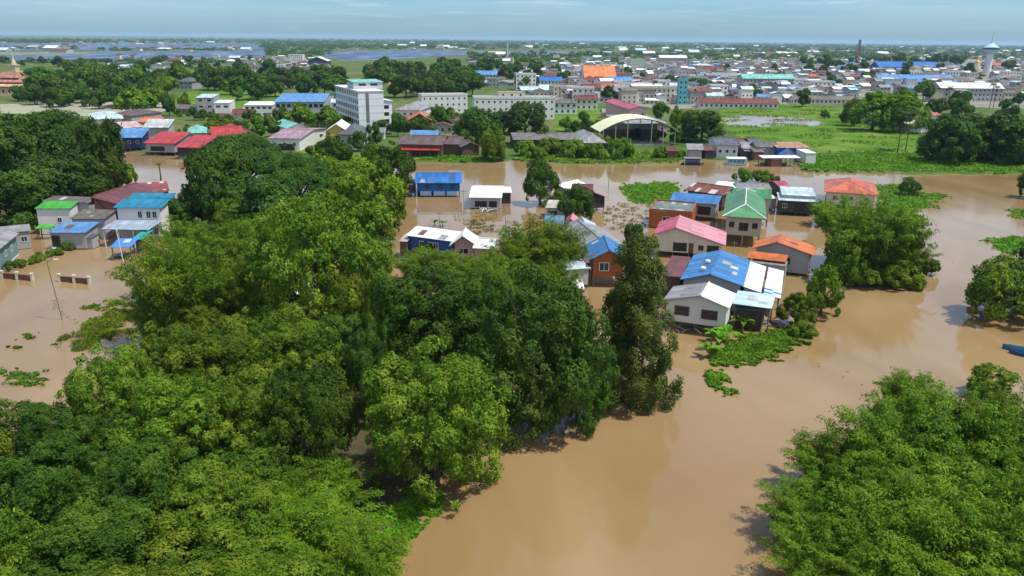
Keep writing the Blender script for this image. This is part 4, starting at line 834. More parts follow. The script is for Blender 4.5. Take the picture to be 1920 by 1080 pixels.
# ---- left yard
G3 = 'houses in the flooded yard'
house('green_roof_shed', 'white block house with bright green sheet roof', (64, 391), (131, 391), (141, 377), ze=5.6, rise=0.7, roof='shedb', rm=X('lime'), wall=W_WHITE, zb=0.1, ov=0.25, posts=False, win={'f': [0.66]}, door=[('f', 0.24, 1.6, 3.4)], ww=0.9, group=G3)
house('awning', 'green sheet awning at the foot of the white block house', (66, 428), (96, 428), (98, 421), ze=2.4, rise=0.4, roof='shedb', rm=X('lime'), wall=None, ov=0.15, group=G3, cat='awning')
house('block_house', 'grey flat roofed house behind the green sheet roof', (78, 377), (166, 380), (166, 369), ze=6.2, rise=0.4, roof='shedb', rm=X('greyb'), wall=W_GREY, zb=0.1, ov=0.3, posts=False, win={'f': [0.6, 0.9]}, group=G3)
house('maroon_roof_house', 'mauve brown gable roof house behind the teal roofs', (170, 384), (236, 386), (256, 356), ze=6.0, rise=1.6, roof='gv', rp=0.05, rm=[Y('maroon'), Y('maroon')], wall=W_MAROON, zb=0.2, ov=0.5, posts=False, win={'f': [0.45]}, fr='b', group=G3)
house('rust_roof_house', 'rusty red roof with white patches behind the teal roofs', (257, 361), (318, 357), (323, 339), ze=5.5, rise=0.9, roof='shedb', rm=sheet('roof_rustred', (0.27, 0.06, 0.045), 'x', patch=(0.55, 0.4, 0.36)), wall=W_BROWN, zb=0.3, ov=0.3, group=G3)
house('teal_roof_house', 'white two storey house with teal roof and long windows', (212, 389), (302, 390), (315, 373), ze=6.9, rise=0.9, roof='shedb', rm=X('teal'), wall=W_WHITE, zb=0.2, ov=0.5, posts=False, win={'f': [0.52, 0.72, 0.86]}, storeys=2, ww=0.9, wh=1.5, group=G3)
house('teal_roof_house', 'rear teal roofed wing of the white two storey house', (242, 372), (324, 372), (329, 362), ze=7.3, rise=0.7, roof='shedb', rm=X('teal'), wall=W_GREY, zb=0.2, ov=0.3, posts=False, group=G3)
house('lean_to', 'grey blue sheet canopy below the white two storey house', (190, 429), (278, 431), (300, 413), ze=3.7, rise=0.6, roof='shedb', rm=rf('bluegrey', (0.36, 0.43, 0.52))('x'), wall=None, ov=0.15, group=G3, cat='canopy', postm=FRAMEW)
house('block_house', 'lilac grey walled house with brown grey flat roof', (130, 410), (197, 410), (212, 392), ze=4.4, rise=0.7, roof='shedb', rm=X('greyb'), wall=W_LILAC, zb=0.1, ov=0.3, posts=False, win={'f': [0.5]}, group=G3)
house('sky_roof_shed', 'open shed with sky blue roof in the flooded yard', (89, 436), (160, 436), (168, 416), ze=3.5, rise=0.7, roof='shedb', rm=X('sky'), wall=W_GREY, zb=0.2, ov=0.4, posts=False, opening=[('f', 0.12, 1.6, 1.6, 2.4)], group=G3, cat='shed')
house('tin_shed', 'low grey store in front of the sky blue roof', (104, 445), (172, 447), (176, 438), ze=2.2, rise=0.3, roof='shedb', rm=X('slate'), wall=W_GREY, zb=0.1, ov=0.1, posts=False, group=G3, cat='shed')
house('tarp_shelter', 'blue tarpaulin stretched over the flooded yard', (206, 464), (246, 463), (262, 446), ze=2.5, rise=0.5, roof='shedb', rm=sheet('tarp_blue', (0.05, 0.22, 0.62), 'y', var=0.05, pitch=5), wall=None, ov=0.15, group=G3, cat='shelter', th=0.03)
house('tarp_shelter', 'sea green tarpaulin strip hung beside the blue tarpaulin', (246, 449), (266, 449), (279, 431), ze=2.9, rise=0.5, roof='shedb', rm=sheet('tarp_green', (0.012, 0.33, 0.30), 'y', var=0.05, pitch=5), wall=None, ov=0.12, group=G3, cat='shelter', th=0.03)
house('teal_wall_house', 'teal walled house with grey gable roof at the edge of the yard', (-25, 487), (36, 437), (10, 405), ze=4.2, rise=1.4, roof='gu', dep=9.0, ridge_c=False, rm=[X('grey'), X('grey')], wall=W_TEAL, zb=0.1, ov=0.5, posts=False, win={'f': [0.35, 0.6, 0.8], 'r': 2}, group=G3, band=(FRAMEW, 0.35))
house('tin_shed', 'low grey roofs behind the teal walled house', (-20, 440), (58, 432), (50, 420), ze=3.6, rise=0.7, roof='shedb', rm=X('grey'), wall=W_GREY, zb=0.1, ov=0.3, posts=False, win={'f': 3}, group=G3, cat='shed')
LAND += [('bright blue stilt house', 820, 345), ('pink roof', 1295, 440), ('faded green roof', 1400, 400), ('white gable wall', 1300, 595), ('large sky blue roof', 1345, 510), ('orange gable roof', 1465, 465), ('teal roofs', 262, 380), ('royal blue wall', 812, 465), ('orange plank house', 1142, 500), ('coral tiled roof', 1597, 350), ('white hut', 915, 370)]
# ================================================================== TREES AND SHRUBS OF THE FLOODED BANKS
GN = 'trees of the near wood'
NAMES = {'near_mango': ('mango_tree', 'deep green domed tree'), 'near_olive': ('leafy_tree', 'yellow green knobbly tree'), 'near_dark': ('shade_tree', 'dark green dense tree'),
         'bamboo': ('bamboo_clump', 'feathery bright green bamboo'), 'mid_green': ('round_tree', 'mid green round tree'), 'mid_bright': ('light_tree', 'light green tree'),
         'mid_dark': ('dark_tree', 'dark green tree'), 'mid_olive': ('olive_tree', 'olive green tree'), 'rain': ('rain_tree', 'wide rain tree'), 'bush': ('bush', 'low light green bush'), 'bush_dark': ('bush', 'low grey green bush')}
def T(kind, cx, cy, w, h, lab=None, group=GN, **k):
    nm, at = NAMES.get(kind, ('tree', 'tree')); cat = {'bamboo': 'bamboo', 'bush': 'bush', 'bush_dark': 'bush'}.get(kind, 'tree')
    return blob(kind, nm, cx, cy, w, h, at, cat, group, lab=lab, **k)
# the big ones one would point at
T('near_olive', 815, 772, 285, 262, 'olive green round tree standing alone at the water edge', var=0, rz=0.4)
T('near_dark', 1000, 640, 265, 275, 'largest dark green tree on the wooded point', var=0, rz=1.0)
T('near_dark', 1085, 690, 145, 185, 'dark green tree at the tip of the wooded point', var=1, rz=2.0)
T('near_mango', 795, 590, 235, 210, 'deep green domed tree behind the olive round tree', var=0, rz=0.2)
T('near_mango', 905, 590, 130, 170, 'deep green tree wedged between two big domes of the point', var=2, rz=0.9)
blob('near_column', 'tall_tree', 1192, 596, 172, 285, 'tall', lab='tall dark grey green tree with hanging clumps beside the houses', group=GN, rz=0.3)
T('near_spread', 605, 500, 290, 275, 'olive spreading tree in the middle of the wood', rz=0.7)
RG = 'broad dark trees beside the flooded river arm'
T('rain', 100, 262, 200, 104, 'broadest flat topped rain tree left of the river arm', group=RG, var=0, rz=0.5)
T('mid_dark', 20, 285, 170, 150, 'dark tree cut by the left edge beside the rain tree', group=RG, var=0)
T('mid_dark', 185, 285, 92, 140, 'dark tree nearest the river arm on its left bank', group=RG, var=1)
T('mid_dark', 120, 335, 170, 110, 'dark tree directly behind the green sheet roof', group=RG, var=1)
T('mid_dark', 30, 360, 150, 100, 'dark low tree behind the grey roofs at the left edge', group=RG, var=0)
T('rain', 455, 300, 190, 100, 'highest flat topped rain tree right of the river arm', group=RG, var=1, rz=2.5)
T('rain', 560, 335, 150, 90, 'flat topped rain tree on the right shoulder of the highest one', group=RG, var=0, rz=3.9)
T('mid_dark', 400, 345, 130, 140, 'dark tree overhanging the river arm on its right bank', group=RG, var=0)
T('mid_dark', 480, 375, 150, 110, 'dark tree in front of the highest rain tree', group=RG, var=1)
T('bush_dark', 400, 395, 90, 70); T('mid_olive', 440, 400, 80, 80)
T('bush_dark', 80, 385, 110, 44)
T('mid_green', 1013, 338, 66, 76, 'solitary round tree standing in water right of the white hut', group='trees in the flood', var=0)
# wood left of the middle: bamboo and light trees
for a in [(335, 545, 190, 210), (292, 590, 110, 110), (430, 465, 150, 120), (400, 560, 170, 170), (480, 560, 130, 190), (315, 505, 100, 110), (520, 450, 120, 130), (345, 455, 90, 100)]: T('bamboo', *a)
for a in [(560, 620, 170, 140), (660, 590, 120, 170), (690, 520, 110, 170), (480, 630, 130, 110), (385, 620, 120, 100), (720, 620, 100, 160)]: T('near_olive', *a)
for a in [(700, 690, 110, 170), (640, 650, 130, 130)]: T('near_dark', *a)
for a in [(690, 372, 135, 130), (640, 335, 130, 100), (600, 400, 120, 90)]: T('mid_bright', *a)
for a in [(622, 285, 85, 80), (735, 308, 92, 95), (700, 300, 60, 60)]: T('mid_green', *a)
T('bamboo', 655, 400, 110, 110); T('bush', 225, 330, 70, 50)
for a in [(335, 400, 60, 60), (350, 380, 40, 50)]: T('mid_dark', *a)
# knobbly wood in the left foreground
for a in [(215, 735, 190, 180), (310, 690, 180, 170), (420, 690, 210, 180), (550, 665, 190, 170), (330, 790, 240, 190), (470, 790, 220, 200)]: T('near_olive', *a)
for a in [(580, 790, 190, 220), (60, 822, 220, 170), (185, 840, 180, 150), (450, 860, 200, 150), (280, 880, 220, 160)]: T('near_mango', *a)
for a in [(70, 930, 260, 210), (230, 960, 250, 210), (400, 960, 260, 200), (130, 1070, 300, 220), (400, 1090, 320, 230), (-80, 880, 230, 230), (-60, 1050, 260, 240), (260, 1150, 300, 240), (560, 1150, 300, 240)]: T('near_mango' if (a[0] // 10) % 2 else 'near_olive', *a)
for a in [(590, 930, 220, 150), (560, 1020, 260, 190), (670, 1060, 200, 170), (490, 1000, 200, 150)]: T('bamboo', *a)
# bright bamboo behind the point, shrubs round the houses
for a in [(1010, 470, 160, 130), (950, 500, 120, 100), (900, 540, 160, 110), (1045, 545, 90, 120), (1060, 480, 80, 90), (790, 500, 110, 70), (860, 500, 90, 60)]: T('bamboo', *a)
T('near_mango', 1000, 540, 140, 90)
T('mid_green', 1082, 384, 66, 62); T('bush', 1050, 372, 40, 26); T('mid_dark', 1190, 438, 42, 44); T('bush', 800, 472, 50, 34)
for a in [(1395, 330, 40, 26), (1428, 332, 46, 24), (1450, 336, 26, 18)]: T('bush_dark' if a[0] > 1440 else 'bush', *a)
# the point's right side
for a in [(1602, 430, 150, 140), (1655, 450, 160, 150), (1690, 480, 110, 100), (1545, 398, 60, 50)]: T('bamboo', *a, group='bamboo clumps on the point')
T('mid_olive', 1592, 478, 90, 90); T('bush_dark', 1647, 486, 104, 84, 'dark grey green round bush in front of the big bamboo')
T('bush', 1690, 522, 90, 40); T('bush', 1620, 520, 80, 40); T('bush', 1740, 500, 50, 34); T('mid_bright', 1545, 542, 78, 88); T('mid_bright', 1495, 577, 76, 62); T('bush', 1580, 505, 80, 30); T('bush', 1500, 615, 60, 26)
T('mid_green', 1706, 348, 40, 30, 'small clipped looking round shrub beyond the coral roof', hmin=0.4)
T('mid_olive', 1890, 530, 140, 120, 'dark olive bush leaning over the water on the right edge'); T('mid_dark', 1950, 500, 120, 130); T('bush_dark', 1860, 560, 70, 44)
T('mid_green', 1940, 335, 50, 60)
# corner bamboo
for a in [(1690, 850, 260, 220), (1560, 870, 170, 130), (1810, 830, 240, 230), (1900, 840, 220, 230), (1700, 1010, 300, 240), (1860, 1010, 300, 260), (1510, 960, 170, 130), (1560, 1060, 220, 180), (1760, 1120, 300, 240), (1950, 950, 220, 260)]: T('bamboo', *a, group='bamboo in the near corner')
T('bamboo', 1700, 745, 110, 110, group='bamboo in the near corner'); T('mid_olive', 1868, 715, 96, 62, 'olive tree top rising behind the corner bamboo'); T('near_olive', 1640, 930, 180, 160); T('near_olive', 1800, 930, 200, 170)
# banana plants and hedge
for i, (x, y, s) in enumerate([(1345, 655, 1.3), (1362, 640, 1.1), (1335, 640, 1.0), (1392, 622, 1.2), (1350, 630, 0.9), (800, 478, 0.9), (812, 482, 0.9), (1500, 470, 1.1), (1497, 492, 1.0), (830, 425, 0.7), (815, 424, 0.7), (262, 420, 1.1), (345, 424, 1.2), (1330, 670, 1.0)]):
    p = P(x, y, 0); r = empty('banana_plant', p, rng.uniform(0, 6)); st, lf = BANANA[i % 2]; ob('stem', st, r, scale=(s, s, s)); ob('leaf', lf, r, scale=(s, s, s)); auto(r, 'broad leaved banana plant', 'plant', 'banana plants')
for i in range(15):
    t = i / 14; x, y = 22 + (182 - 22) * t + rng.uniform(-4, 4), 507 + (452 - 507) * t + rng.uniform(-3, 3); p = P(x, y, 0); s = rng.uniform(0.7, 1.1)
    r = place_plant('bush' if rng.random() < .6 else 'bush_dark', 'hedge_shrub', p, 1.0 * s, 1.7 * s, cn=('stem', 'crown')); tag(r, None, 'shrub', 'row of hedge shrubs in the flooded yard')
    r['label'] = f'{["lowest and nearest", "second", "third", "fourth", "fifth", "sixth", "seventh", "eighth", "ninth", "tenth", "eleventh", "twelfth", "thirteenth", "fourteenth", "last"][i]} shrub of the hedge row in the flooded yard'
LAND += [('olive round tree', 815, 880), ('tall clumpy tree', 1192, 740), ('olive spreading tree', 605, 620), ('broadest rain tree', 100, 330), ('highest rain tree', 455, 370), ('solitary round tree in the water', 1014, 380), ('raft of water hyacinth', 1430, 650), ('bottom right corner', 1920, 1080), ('bottom left corner', 0, 1080), ('two brown fence panels', 140, 520), ('coral tiled roof', 1597, 350), ('tip of the wooded point', 1200, 770)]
# ================================================================== FAR BANK
GF = 'houses along the far bank'
ZL = 0.5
def fh(name, label, A, B, C=None, z=ZL, **k):
    k.setdefault('posts', False); k.setdefault('zb', 0.3); k.setdefault('far', True); k.setdefault('group', GF)
    return house(name, label, A, B, C, **k)
fh('river_house', 'dark blue river house with blue roof on stilts', (214, 258), (266, 258), (280, 240), ze=5.2, rise=2.4, roof='shedb', rm=X('sky'), wall=W_DKBLUE, zb=1.4, posts=True, win={'f': 3})
fh('river_house', 'red roofed river house next to the dark blue one', (268, 268), (328, 269), (338, 247), ze=4.4, rise=2.4, roof='shedb', rm=X('red'), wall=W_GREY, zb=1.2, posts=True, opening=[('f', 0.4, 2.4, 5, 1.6)])
fh('river_house', 'red roofed river house nearest the wide rain tree', (327, 276), (376, 277), (390, 253), ze=4.2, rise=2.4, roof='shedb', rm=X('red'), wall=W_DARK, zb=1.2, posts=True)
fh('tin_shed', 'white tin awning between the two red river roofs', (290, 268), (312, 268), (310, 262), ze=3.6, rise=0.4, roof='shedb', rm=X('white'), wall=None, posts=True, cat='awning')
fh('town_house', 'white blue roofed house above the blue tarpaulin', (166, 224), (232, 222), (225, 211), ze=5, rise=1.6, roof='hip', rm=[X('pale'), X('pale')], wall=W_CREAM, win={'f': 3})
fh('town_house', 'brown hipped roof house behind the white blue roof', (200, 215), (246, 217), (235, 207), ze=5, rise=1.8, roof='hip', rm=[X('brown'), X('brown')], wall=W_GREY)
fh('tarp_shelter', 'deep blue tarpaulin roof left of the dark blue river house', (183, 243), (214, 242), (206, 232), ze=4, rise=0.6, roof='shedb', rm=X('blue'), wall=W_DARK)
fh('town_house', 'long orange tan roof beside the big pale grey roof', (254, 229), (295, 229), (296, 219), ze=5, rise=1.2, rm=[X('orange'), sheet('roof_tan', (0.55, 0.33, 0.14), 'x')], wall=W_CREAM)
fh('town_house', 'pinkish roof in front of the orange tan roof', (232, 240), (272, 238), (270, 226), ze=4.4, rise=1.0, roof='shedb', rm=sheet('roof_rose', (0.55, 0.38, 0.34), 'x'), wall=W_GREY)
fh('warehouse', 'big pale grey warehouse roof behind the red river roofs', (266, 239), (316, 239), (344, 223), ze=6, rise=2.4, roof='shedb', rm=sheet('roof_palegrey', (0.5, 0.5, 0.49), 'x'), wall=W_GREY)
fh('town_house', 'sea green roof right of the big pale grey roof', (350, 250), (388, 249), (378, 239), ze=4.5, rise=1.5, roof='hip', rm=[X('mint'), X('mint')], wall=W_GREY)
fh('town_house', 'larger crimson roof house above the wide rain tree', (397, 256), (459, 254), (453, 236), ze=4.5, rise=2.2, rm=[X('red'), X('red')], wall=W_BROWN)
fh('town_house', 'smaller crimson gable roof above the wide rain tree', (446, 256), (488, 254), (496, 236), ze=4.2, rise=1.8, roof='gv', rm=[Y('red'), Y('maroon')], wall=W_PINK)
fh('town_house', 'mauve roofed white house beside the small green lawn', (501, 259), (563, 260), (562, 242), ze=5, rise=1.4, rm=[X('pink') if False else sheet('roof_mauve', (0.36, 0.22, 0.25), 'x'), sheet('roof_mauve', (0.36, 0.22, 0.25), 'x')], wall=W_WHITE, win={'f': 3}, opening=[('f', 0.55, 1.8, 6, 2.4)])
fh('town_house', 'mint green gable roof house above the mauve roof', (538, 241), (580, 239), (578, 229), ze=5.5, rise=1.8, roof='gv', rm=[Y('mint'), Y('mint')], wall=W_WHITE, win={'f': 2})
fh('town_house', 'yellow gabled house left of the white apartment block', (607, 248), (655, 248), (650, 238), ze=6.5, rise=3.0, roof='gv', rm=[Y('white'), Y('white')], wall=W_YELLOW, win={'f': 2})
fh('town_house', 'dark slate hipped roof in front of the white apartment block', (630, 252), (684, 252), (676, 240), ze=6, rise=2.4, roof='hip', rm=[X('slate'), X('slate')], wall=W_GREY, win={'f': 3})
fh('town_house', 'orange brown gable roof right of the white apartment block', (764, 226), (810, 226), (806, 216), ze=5.5, rise=3.0, roof='gv', rm=[Y('orange'), sheet('roof_clay', (0.42, 0.16, 0.08), 'y')], wall=W_BROWN, win={'f': 2})
fh('town_house', 'grey hipped two storey house right of the white apartment block', (738, 206), (790, 207), (784, 197), ze=8.5, rise=2.6, roof='hip', rm=[X('grey'), X('grey')], wall=W_WHITE, win={'f': 4}, storeys=2, zb=0.5)
fh('long_house', 'long brown roofed house above the bright green strip', (744, 270), (830, 272), (820, 254), ze=4.6, rise=2.2, rm=[X('brown'), X('brown')], wall=W_BROWN)
fh('awning', 'long red awning under the long brown roof', (750, 281), (824, 282), (826, 272), ze=3.0, rise=0.8, roof='shedb', rm=X('red'), wall=None, posts=True, cat='awning', ov=0.3)
fh('long_house', 'second brown roof house right of the long brown roof', (822, 270), (864, 271), (864, 256), ze=4.4, rise=1.8, rm=[X('brown'), X('maroon')], wall=W_BROWN)
fh('town_house', 'blue roof behind the long brown roofs', (768, 254), (822, 254), (818, 244), ze=5.2, rise=1.0, roof='shedb', rm=X('sky'), wall=W_GREY)
fh('town_house', 'brown gable roof left of the shaggy bank tree', (864, 276), (902, 275), (900, 258), ze=4.0, rise=1.6, roof='gv', rm=[Y('brown'), Y('maroon')], wall=W_BROWN)
fh('long_shed', 'long low dark shed left of the arched canopy', (962, 262), (1096, 262), (1096, 249), ze=4, rise=1.4, rm=[X('greyb'), X('greyb')], wall=W_DARK, cat='shed')
fh('town_house', 'grey pyramid roofed hut left of the arched canopy', (1086, 268), (1140, 268), (1128, 252), ze=4, rise=2.6, roof='hip', rm=[X('grey'), X('grey')], wall=W_DARK)
fh('pavilion', 'two storey open pavilion with blue roof left of the apartment block', (513, 191), (609, 191), (604, 175), ze=9, rise=2.0, rm=[X('sky'), X('sky')], wall=W_GREY, win={'f': 9, 'l': 2}, storeys=2, ww=2.2, wh=2.0)
fh('block_house', 'concrete frame house with pale top right of the lawn', (366, 183), (400, 183), (398, 176), ze=9.5, rise=0.8, roof='shedb', rm=X('pale'), wall=CONC, win={'f': 2}, storeys=3, ww=2.4, ov=0.2)
fh('block_house', 'pale terraced house joined to the concrete frame house', (400, 193), (431, 193), (429, 187), ze=8, rise=0.6, roof='shedb', rm=X('white'), wall=W_WHITE, win={'f': 2}, storeys=2, ww=2.6, ov=0.2)
fh('block_house', 'low white terrace house left of the blue roof pavilion', (456, 197), (512, 197), (510, 190), ze=6.5, rise=0.5, roof='shedb', rm=X('white'), wall=W_WHITE, win={'f': 5}, storeys=2, ww=1.8, ov=0.3)
fh('apartment_block', 'low white three storey block with roof terrace, left one of the pair', (790, 180), (877, 179), None, dep=9, ze=10, rise=0, roof='flat', parapet=1.0, rm=CONC, wall=W_WHITE, win={'f': 8}, storeys=3, ov=0.1, th=0.2)
fh('apartment_block', 'longer white three storey block right of the apartment tower', (889, 185), (1041, 185), None, dep=10, ze=11, rise=0, roof='flat', parapet=1.0, rm=CONC, wall=W_WHITE, win={'f': 14}, storeys=3, ov=0.1, th=0.2)
fh('rooftop_house', 'stair house on top of the longer white block', (935, 173), (985, 173), None, dep=6, ze=14, rise=0, roof='flat', rm=CONC, wall=W_CREAM, zb=11.2, ov=0.1, win={'f': 3})
fh('town_house', 'white roofed row of rooms behind the arched canopy', (1175, 232), (1255, 231), (1252, 214), ze=6, rise=1.2, roof='shedb', rm=X('grey'), wall=W_PINK, win={'f': 4})
fh('town_house', 'pink walled house above the arched canopy', (1180, 205), (1216, 205), (1214, 190), ze=10, rise=1.4, roof='gv', rm=[Y('pinkd'), sheet('roof_mauve2', (0.34, 0.17, 0.19), 'y')], wall=W_PINK, win={'f': 2}, storeys=2)
fh('town_house', 'white house with red roof by the two tall palms', (1708, 233), (1752, 233), (1745, 217), ze=4.5, rise=1.6, roof='gv', rm=[Y('white'), Y('ored')], wall=W_WHITE, win={'f': 2})
fh('town_house', 'small coral roof behind the dark trees by the palms', (1748, 217), (1774, 217), (1772, 206), ze=4.5, rise=1.5, rm=[X('ored'), X('ored')], wall=W_WHITE)
# ---- the white apartment tower
def apartment():
    rz = math.radians(24); zr = 18.0; n = P(671, 172, zr); W, D = 11.0, 46.0
    c = n + Vector((math.cos(rz), math.sin(rz), 0)) * W / 2 + Vector((-math.sin(rz), math.cos(rz), 0)) * D / 2
    r = empty('apartment_tower', (c.x, c.y, 0), rz); tag(r, 'six storey white apartment block with rows of small windows', 'apartment block')
    x0, x1, y0, y1 = -W / 2, W / 2, -D / 2, D / 2
    wa = paint('apartment_white', (0.66, 0.67, 0.68), var=0.06); wg = paint('apartment_grey', (0.46, 0.48, 0.50), var=0.08)  # second tone is a plain grey for roof room and panel joints
    b = MB(); b.box(x0, x1, y0, y1, 0.2, zr); b.build('wall', wa, r)
    b = MB(); b.box(x0 - .3, x1 + .3, y0 - .3, y1 + .3, zr + .002, zr + .35); b.build('roof_slab', wa, r)
    b = MB(); b.box(x0 + 1, x1 + 3, y0 + 12, y0 + 24, zr + .352, zr + 3.2); pr = b.build('roof_room', wg, r)
    b = MB(); b.slab([(x0 + .6, y0 + 11.6, zr + 3.3), (x1 + 3.4, y0 + 11.6, zr + 3.3), (x1 + 3.4, y0 + 24.4, zr + 4.0), (x0 + .6, y0 + 24.4, zr + 4.0)], .12); b.build('roof_sheet', X('mint'), pr)
    for k in (0.3, 0.7): ob('opening', DARKOPEN, r, (x0 + 1 + (W + 2) * k, y0 + 12, zr + 2.2), 0, (3.2, 1, 1.0))
    ex = (x0, x1, y0, y1)
    for s in range(6):
        z = 0.2 + (zr - .2) / 6 * (s + .55)
        for k in range(13): window(r, 'l', (k + .5) / 13, z, 2.3, 2.0, ex, far=True)  # windows enlarged so their dark glass stands in for the facade's shade
        b = MB(); b.box(x0 - .25, x0 - .004, y0, y1, z + 1.15, z + 1.3); b.build('ledge', wa, r)
        if s:
            b = MB(); b.box(x0, x1, y0 - .06, y0 - .002, 0.2 + (zr - .2) / 6 * s - .05, 0.2 + (zr - .2) / 6 * s + .05); b.build('panel_joint', wg, r)
    b = MB(); b.box(x0 + 3.2, x0 + 4.6, y0 - .10, y0 - .064, 5.0, zr - .6); b.build('dark_strip', paint('dark_cladding', (0.16, 0.17, 0.17)), r)
    b = MB(); b.box(x1 + .002, x1 + 5, y0 + 5, y0 + 20, 0.2, 13.5); wgm = b.build('side_wing', wa, r)
    b = MB(); b.slab([(x1 + .1, y0 + 4.5, 14.2), (x1 + 5.6, y0 + 4.5, 13.6), (x1 + 5.6, y0 + 20.5, 13.6), (x1 + .1, y0 + 20.5, 14.2)], .15); b.build('wing_roof', X('white'), wgm)
    for s in range(4): ob('window', FWIN, r, (x1 + 2.5, y0 + 5, 2 + 3 * s), 0, (2.6, 1, 1.8))
apartment()
# ---- arched canopy
def arch():
    a, b_ = P(1119, 246, 6.0), P(1268, 246, 6.0); W = (b_ - a).length; c = (a + b_) / 2; D = 19
    r = empty('arched_canopy', (c.x, c.y + D / 2 - 2, 0), 0.10); tag(r, 'open hall under a pale yellow arched sheet roof', 'canopy')
    ya, rise = sheet('roof_yellow', (0.68, 0.68, 0.42), 'y', stain=(0.6, 0.64, 0.40), var=0.08), 5.2; n = 20; pts = []
    for k in range(n + 1):
        t = k / n; pts.append((-W / 2 + W * t, 6.0 + rise * (1 - (2 * t - 1) ** 2)))
    m = MB()
    for k in range(n):
        (xa, za), (xb, zb_) = pts[k], pts[k + 1]; m.slab([(xa, -D / 2, za), (xb, -D / 2, zb_), (xb, D / 2, zb_), (xa, D / 2, za)], .12)
    m.build('arched_roof', ya, r)
    for y in (-D / 2 + .4, D / 2 - .4):
        q = MB(); q.tube([(x, y, z - .35) for x, z in pts], 0.14, 6); q.build('arch_truss', CONC, r)
        for k in (1, 4, 7, 13, 16, 19):
            x, z = pts[k]; q = MB(); q.tube([(0, 0, .2), (0, 0, z - .2)], .16, 6); ob('post', q.mesh('post', CONC), r, (x, y, 0))
    q = MB(); q.box(-W / 2 + 4, W / 2 - 3, -D / 2 + 1.5, D / 2 - 1.5, .45, 1.0); q.build('floor_slab', CONC, r)
    q = MB(); q.box(-W / 2 + 5, W / 2 - 4, D / 2 - 1.6, D / 2 - 1.3, 1.0, 5.0); q.build('back_wall', paint('hall_back', (0.20, 0.14, 0.11), var=0.4), r)
    q = MB(); q.box(-W / 2 + 5, W / 2 - 4, D / 2 - 1.6, D / 2 - 1.3, 5.02, 7.4); q.build('back_panel', W_TIN, r)
arch()
# ---- temple at the left edge
def temple():
    p = P(12, 180, ZL); r = empty('temple', (p.x, p.y + 10, 0), -0.1); tag(r, 'peach temple with tiered red roof and pale spired tower', 'temple')
    W, D = 26, 16
    b = MB(); b.box(-W / 2, W / 2, -D / 2, D / 2, .3, 6.5); b.build('wall', W_PEACH, r)
    tr = sheet('temple_tiles', (0.36, 0.12, 0.07), 'x', stain=(0.55, 0.42, 0.36)); tl = sheet('temple_pale', (0.60, 0.42, 0.27), 'x', stain=(0.42, 0.16, 0.10))
    for k, (w, d, z, h) in enumerate([(W + 3, D + 3, 6.6, 3.4), (W - 4, D - 4, 9.2, 3.8), (W - 11, D - 8, 12.0, 3.6)]):
        for s in (-1, 1):
            m = MB(); q = [(-w / 2, s * d / 2, z), (w / 2, s * d / 2, z), (w / 2 - 1, s * .3, z + h), (-w / 2 + 1, s * .3, z + h)]; m.slab(q if s < 0 else q[::-1], .2); m.build('roof_tier', tl if k == 0 else tr, r)
        m = MB(); m.prism_y([(-w / 2 + 1.5, z), (w / 2 - 1.5, z), (w / 2 - 2, z + h - .6), (-w / 2 + 2, z + h - .6)], -1.2, 1.2); m.build('gable_wall', W_PEACH, r)
    tw = paint('tower_stone', (0.52, 0.44, 0.28), var=0.2); tb = MB(); tb.box(-2.6, 2.6, 1, 6, 6, 15); tb.box(-3.2, 3.2, .4, 6.6, 15.002, 16); tb.box(-2.0, 2.0, 1.6, 5.4, 16.002, 19.5); tb.box(-2.5, 2.5, 1.1, 5.9, 19.502, 20.2)
    t = tb.build('tower', tw, r); sp = MB(); sp.lathe([(1.7, 20.2), (1.5, 21.5), (.8, 23), (.35, 25), (.05, 28)], 12, 0, 3.5); sp.build('spire', tw, t)
    for k in range(6): ob('window', FWIN, r, (-W / 2 + W * (k + .5) / 6, -D / 2, 3.4), 0, (1.6, 1, 2.6))
    b = MB(); b.box(-W / 2 - 8, W / 2 + 14, -D / 2 - 6.3, -D / 2 - 6, .3, 2.6); b.build('yard_wall', W_PEACH, r)
temple()
LAND += [('white apartment block', 690, 240), ('blue roof pavilion', 560, 205), ('arched canopy', 1195, 270), ('tiered temple', 15, 180), ('bright green lawn', 420, 185), ('red river roofs', 330, 275), ('dark blue river house', 245, 275), ('long brown roofs', 800, 275), ('longer white block', 965, 200), ('flooded pond', 1450, 227), ('two tall palms', 1690, 285), ('left edge of the picture', 0, 150), ('right edge of the picture', 1920, 200), ('yellow gabled house', 630, 250)]
# ================================================================== FAR TREES
GT = 'trees beyond the river'
NAMES.update({'far_green': ('far_tree', 'far mid green tree'), 'far_dark': ('far_tree', 'far dark green tree'), 'far_bright': ('far_tree', 'far light green tree')})
def FT(kind, x, y, w, h, lab=None): return T(kind, x, y, w, h, lab, GT, z0=0.4)
FT('mid_olive', 925, 262, 50, 62, 'shaggy olive tree on the bank right of the brown roofs'); FT('mid_green', 925, 285, 40, 24)
for a in [(895, 230, 90, 62), (985, 218, 84, 56), (945, 225, 60, 40), (1318, 232, 88, 56)]: FT('mid_dark', *a)
for a in [(1640, 205, 100, 66), (1695, 205, 100, 70), (1600, 208, 50, 46)]: FT('mid_bright', *a)
for a in [(1790, 255, 110, 84), (1850, 250, 120, 84), (1915, 255, 120, 86), (1758, 270, 60, 50), (1830, 275, 90, 44), (1885, 280, 80, 40)]: FT('mid_dark', *a)
for a in [(1165, 282, 52, 40), (985, 280, 44, 30), (1030, 278, 50, 34), (1075, 282, 52, 36), (1115, 286, 46, 32), (1008, 288, 40, 24), (1240, 288, 44, 16), (1275, 290, 30, 14), (1140, 270, 30, 24)]: FT('bush', *a)
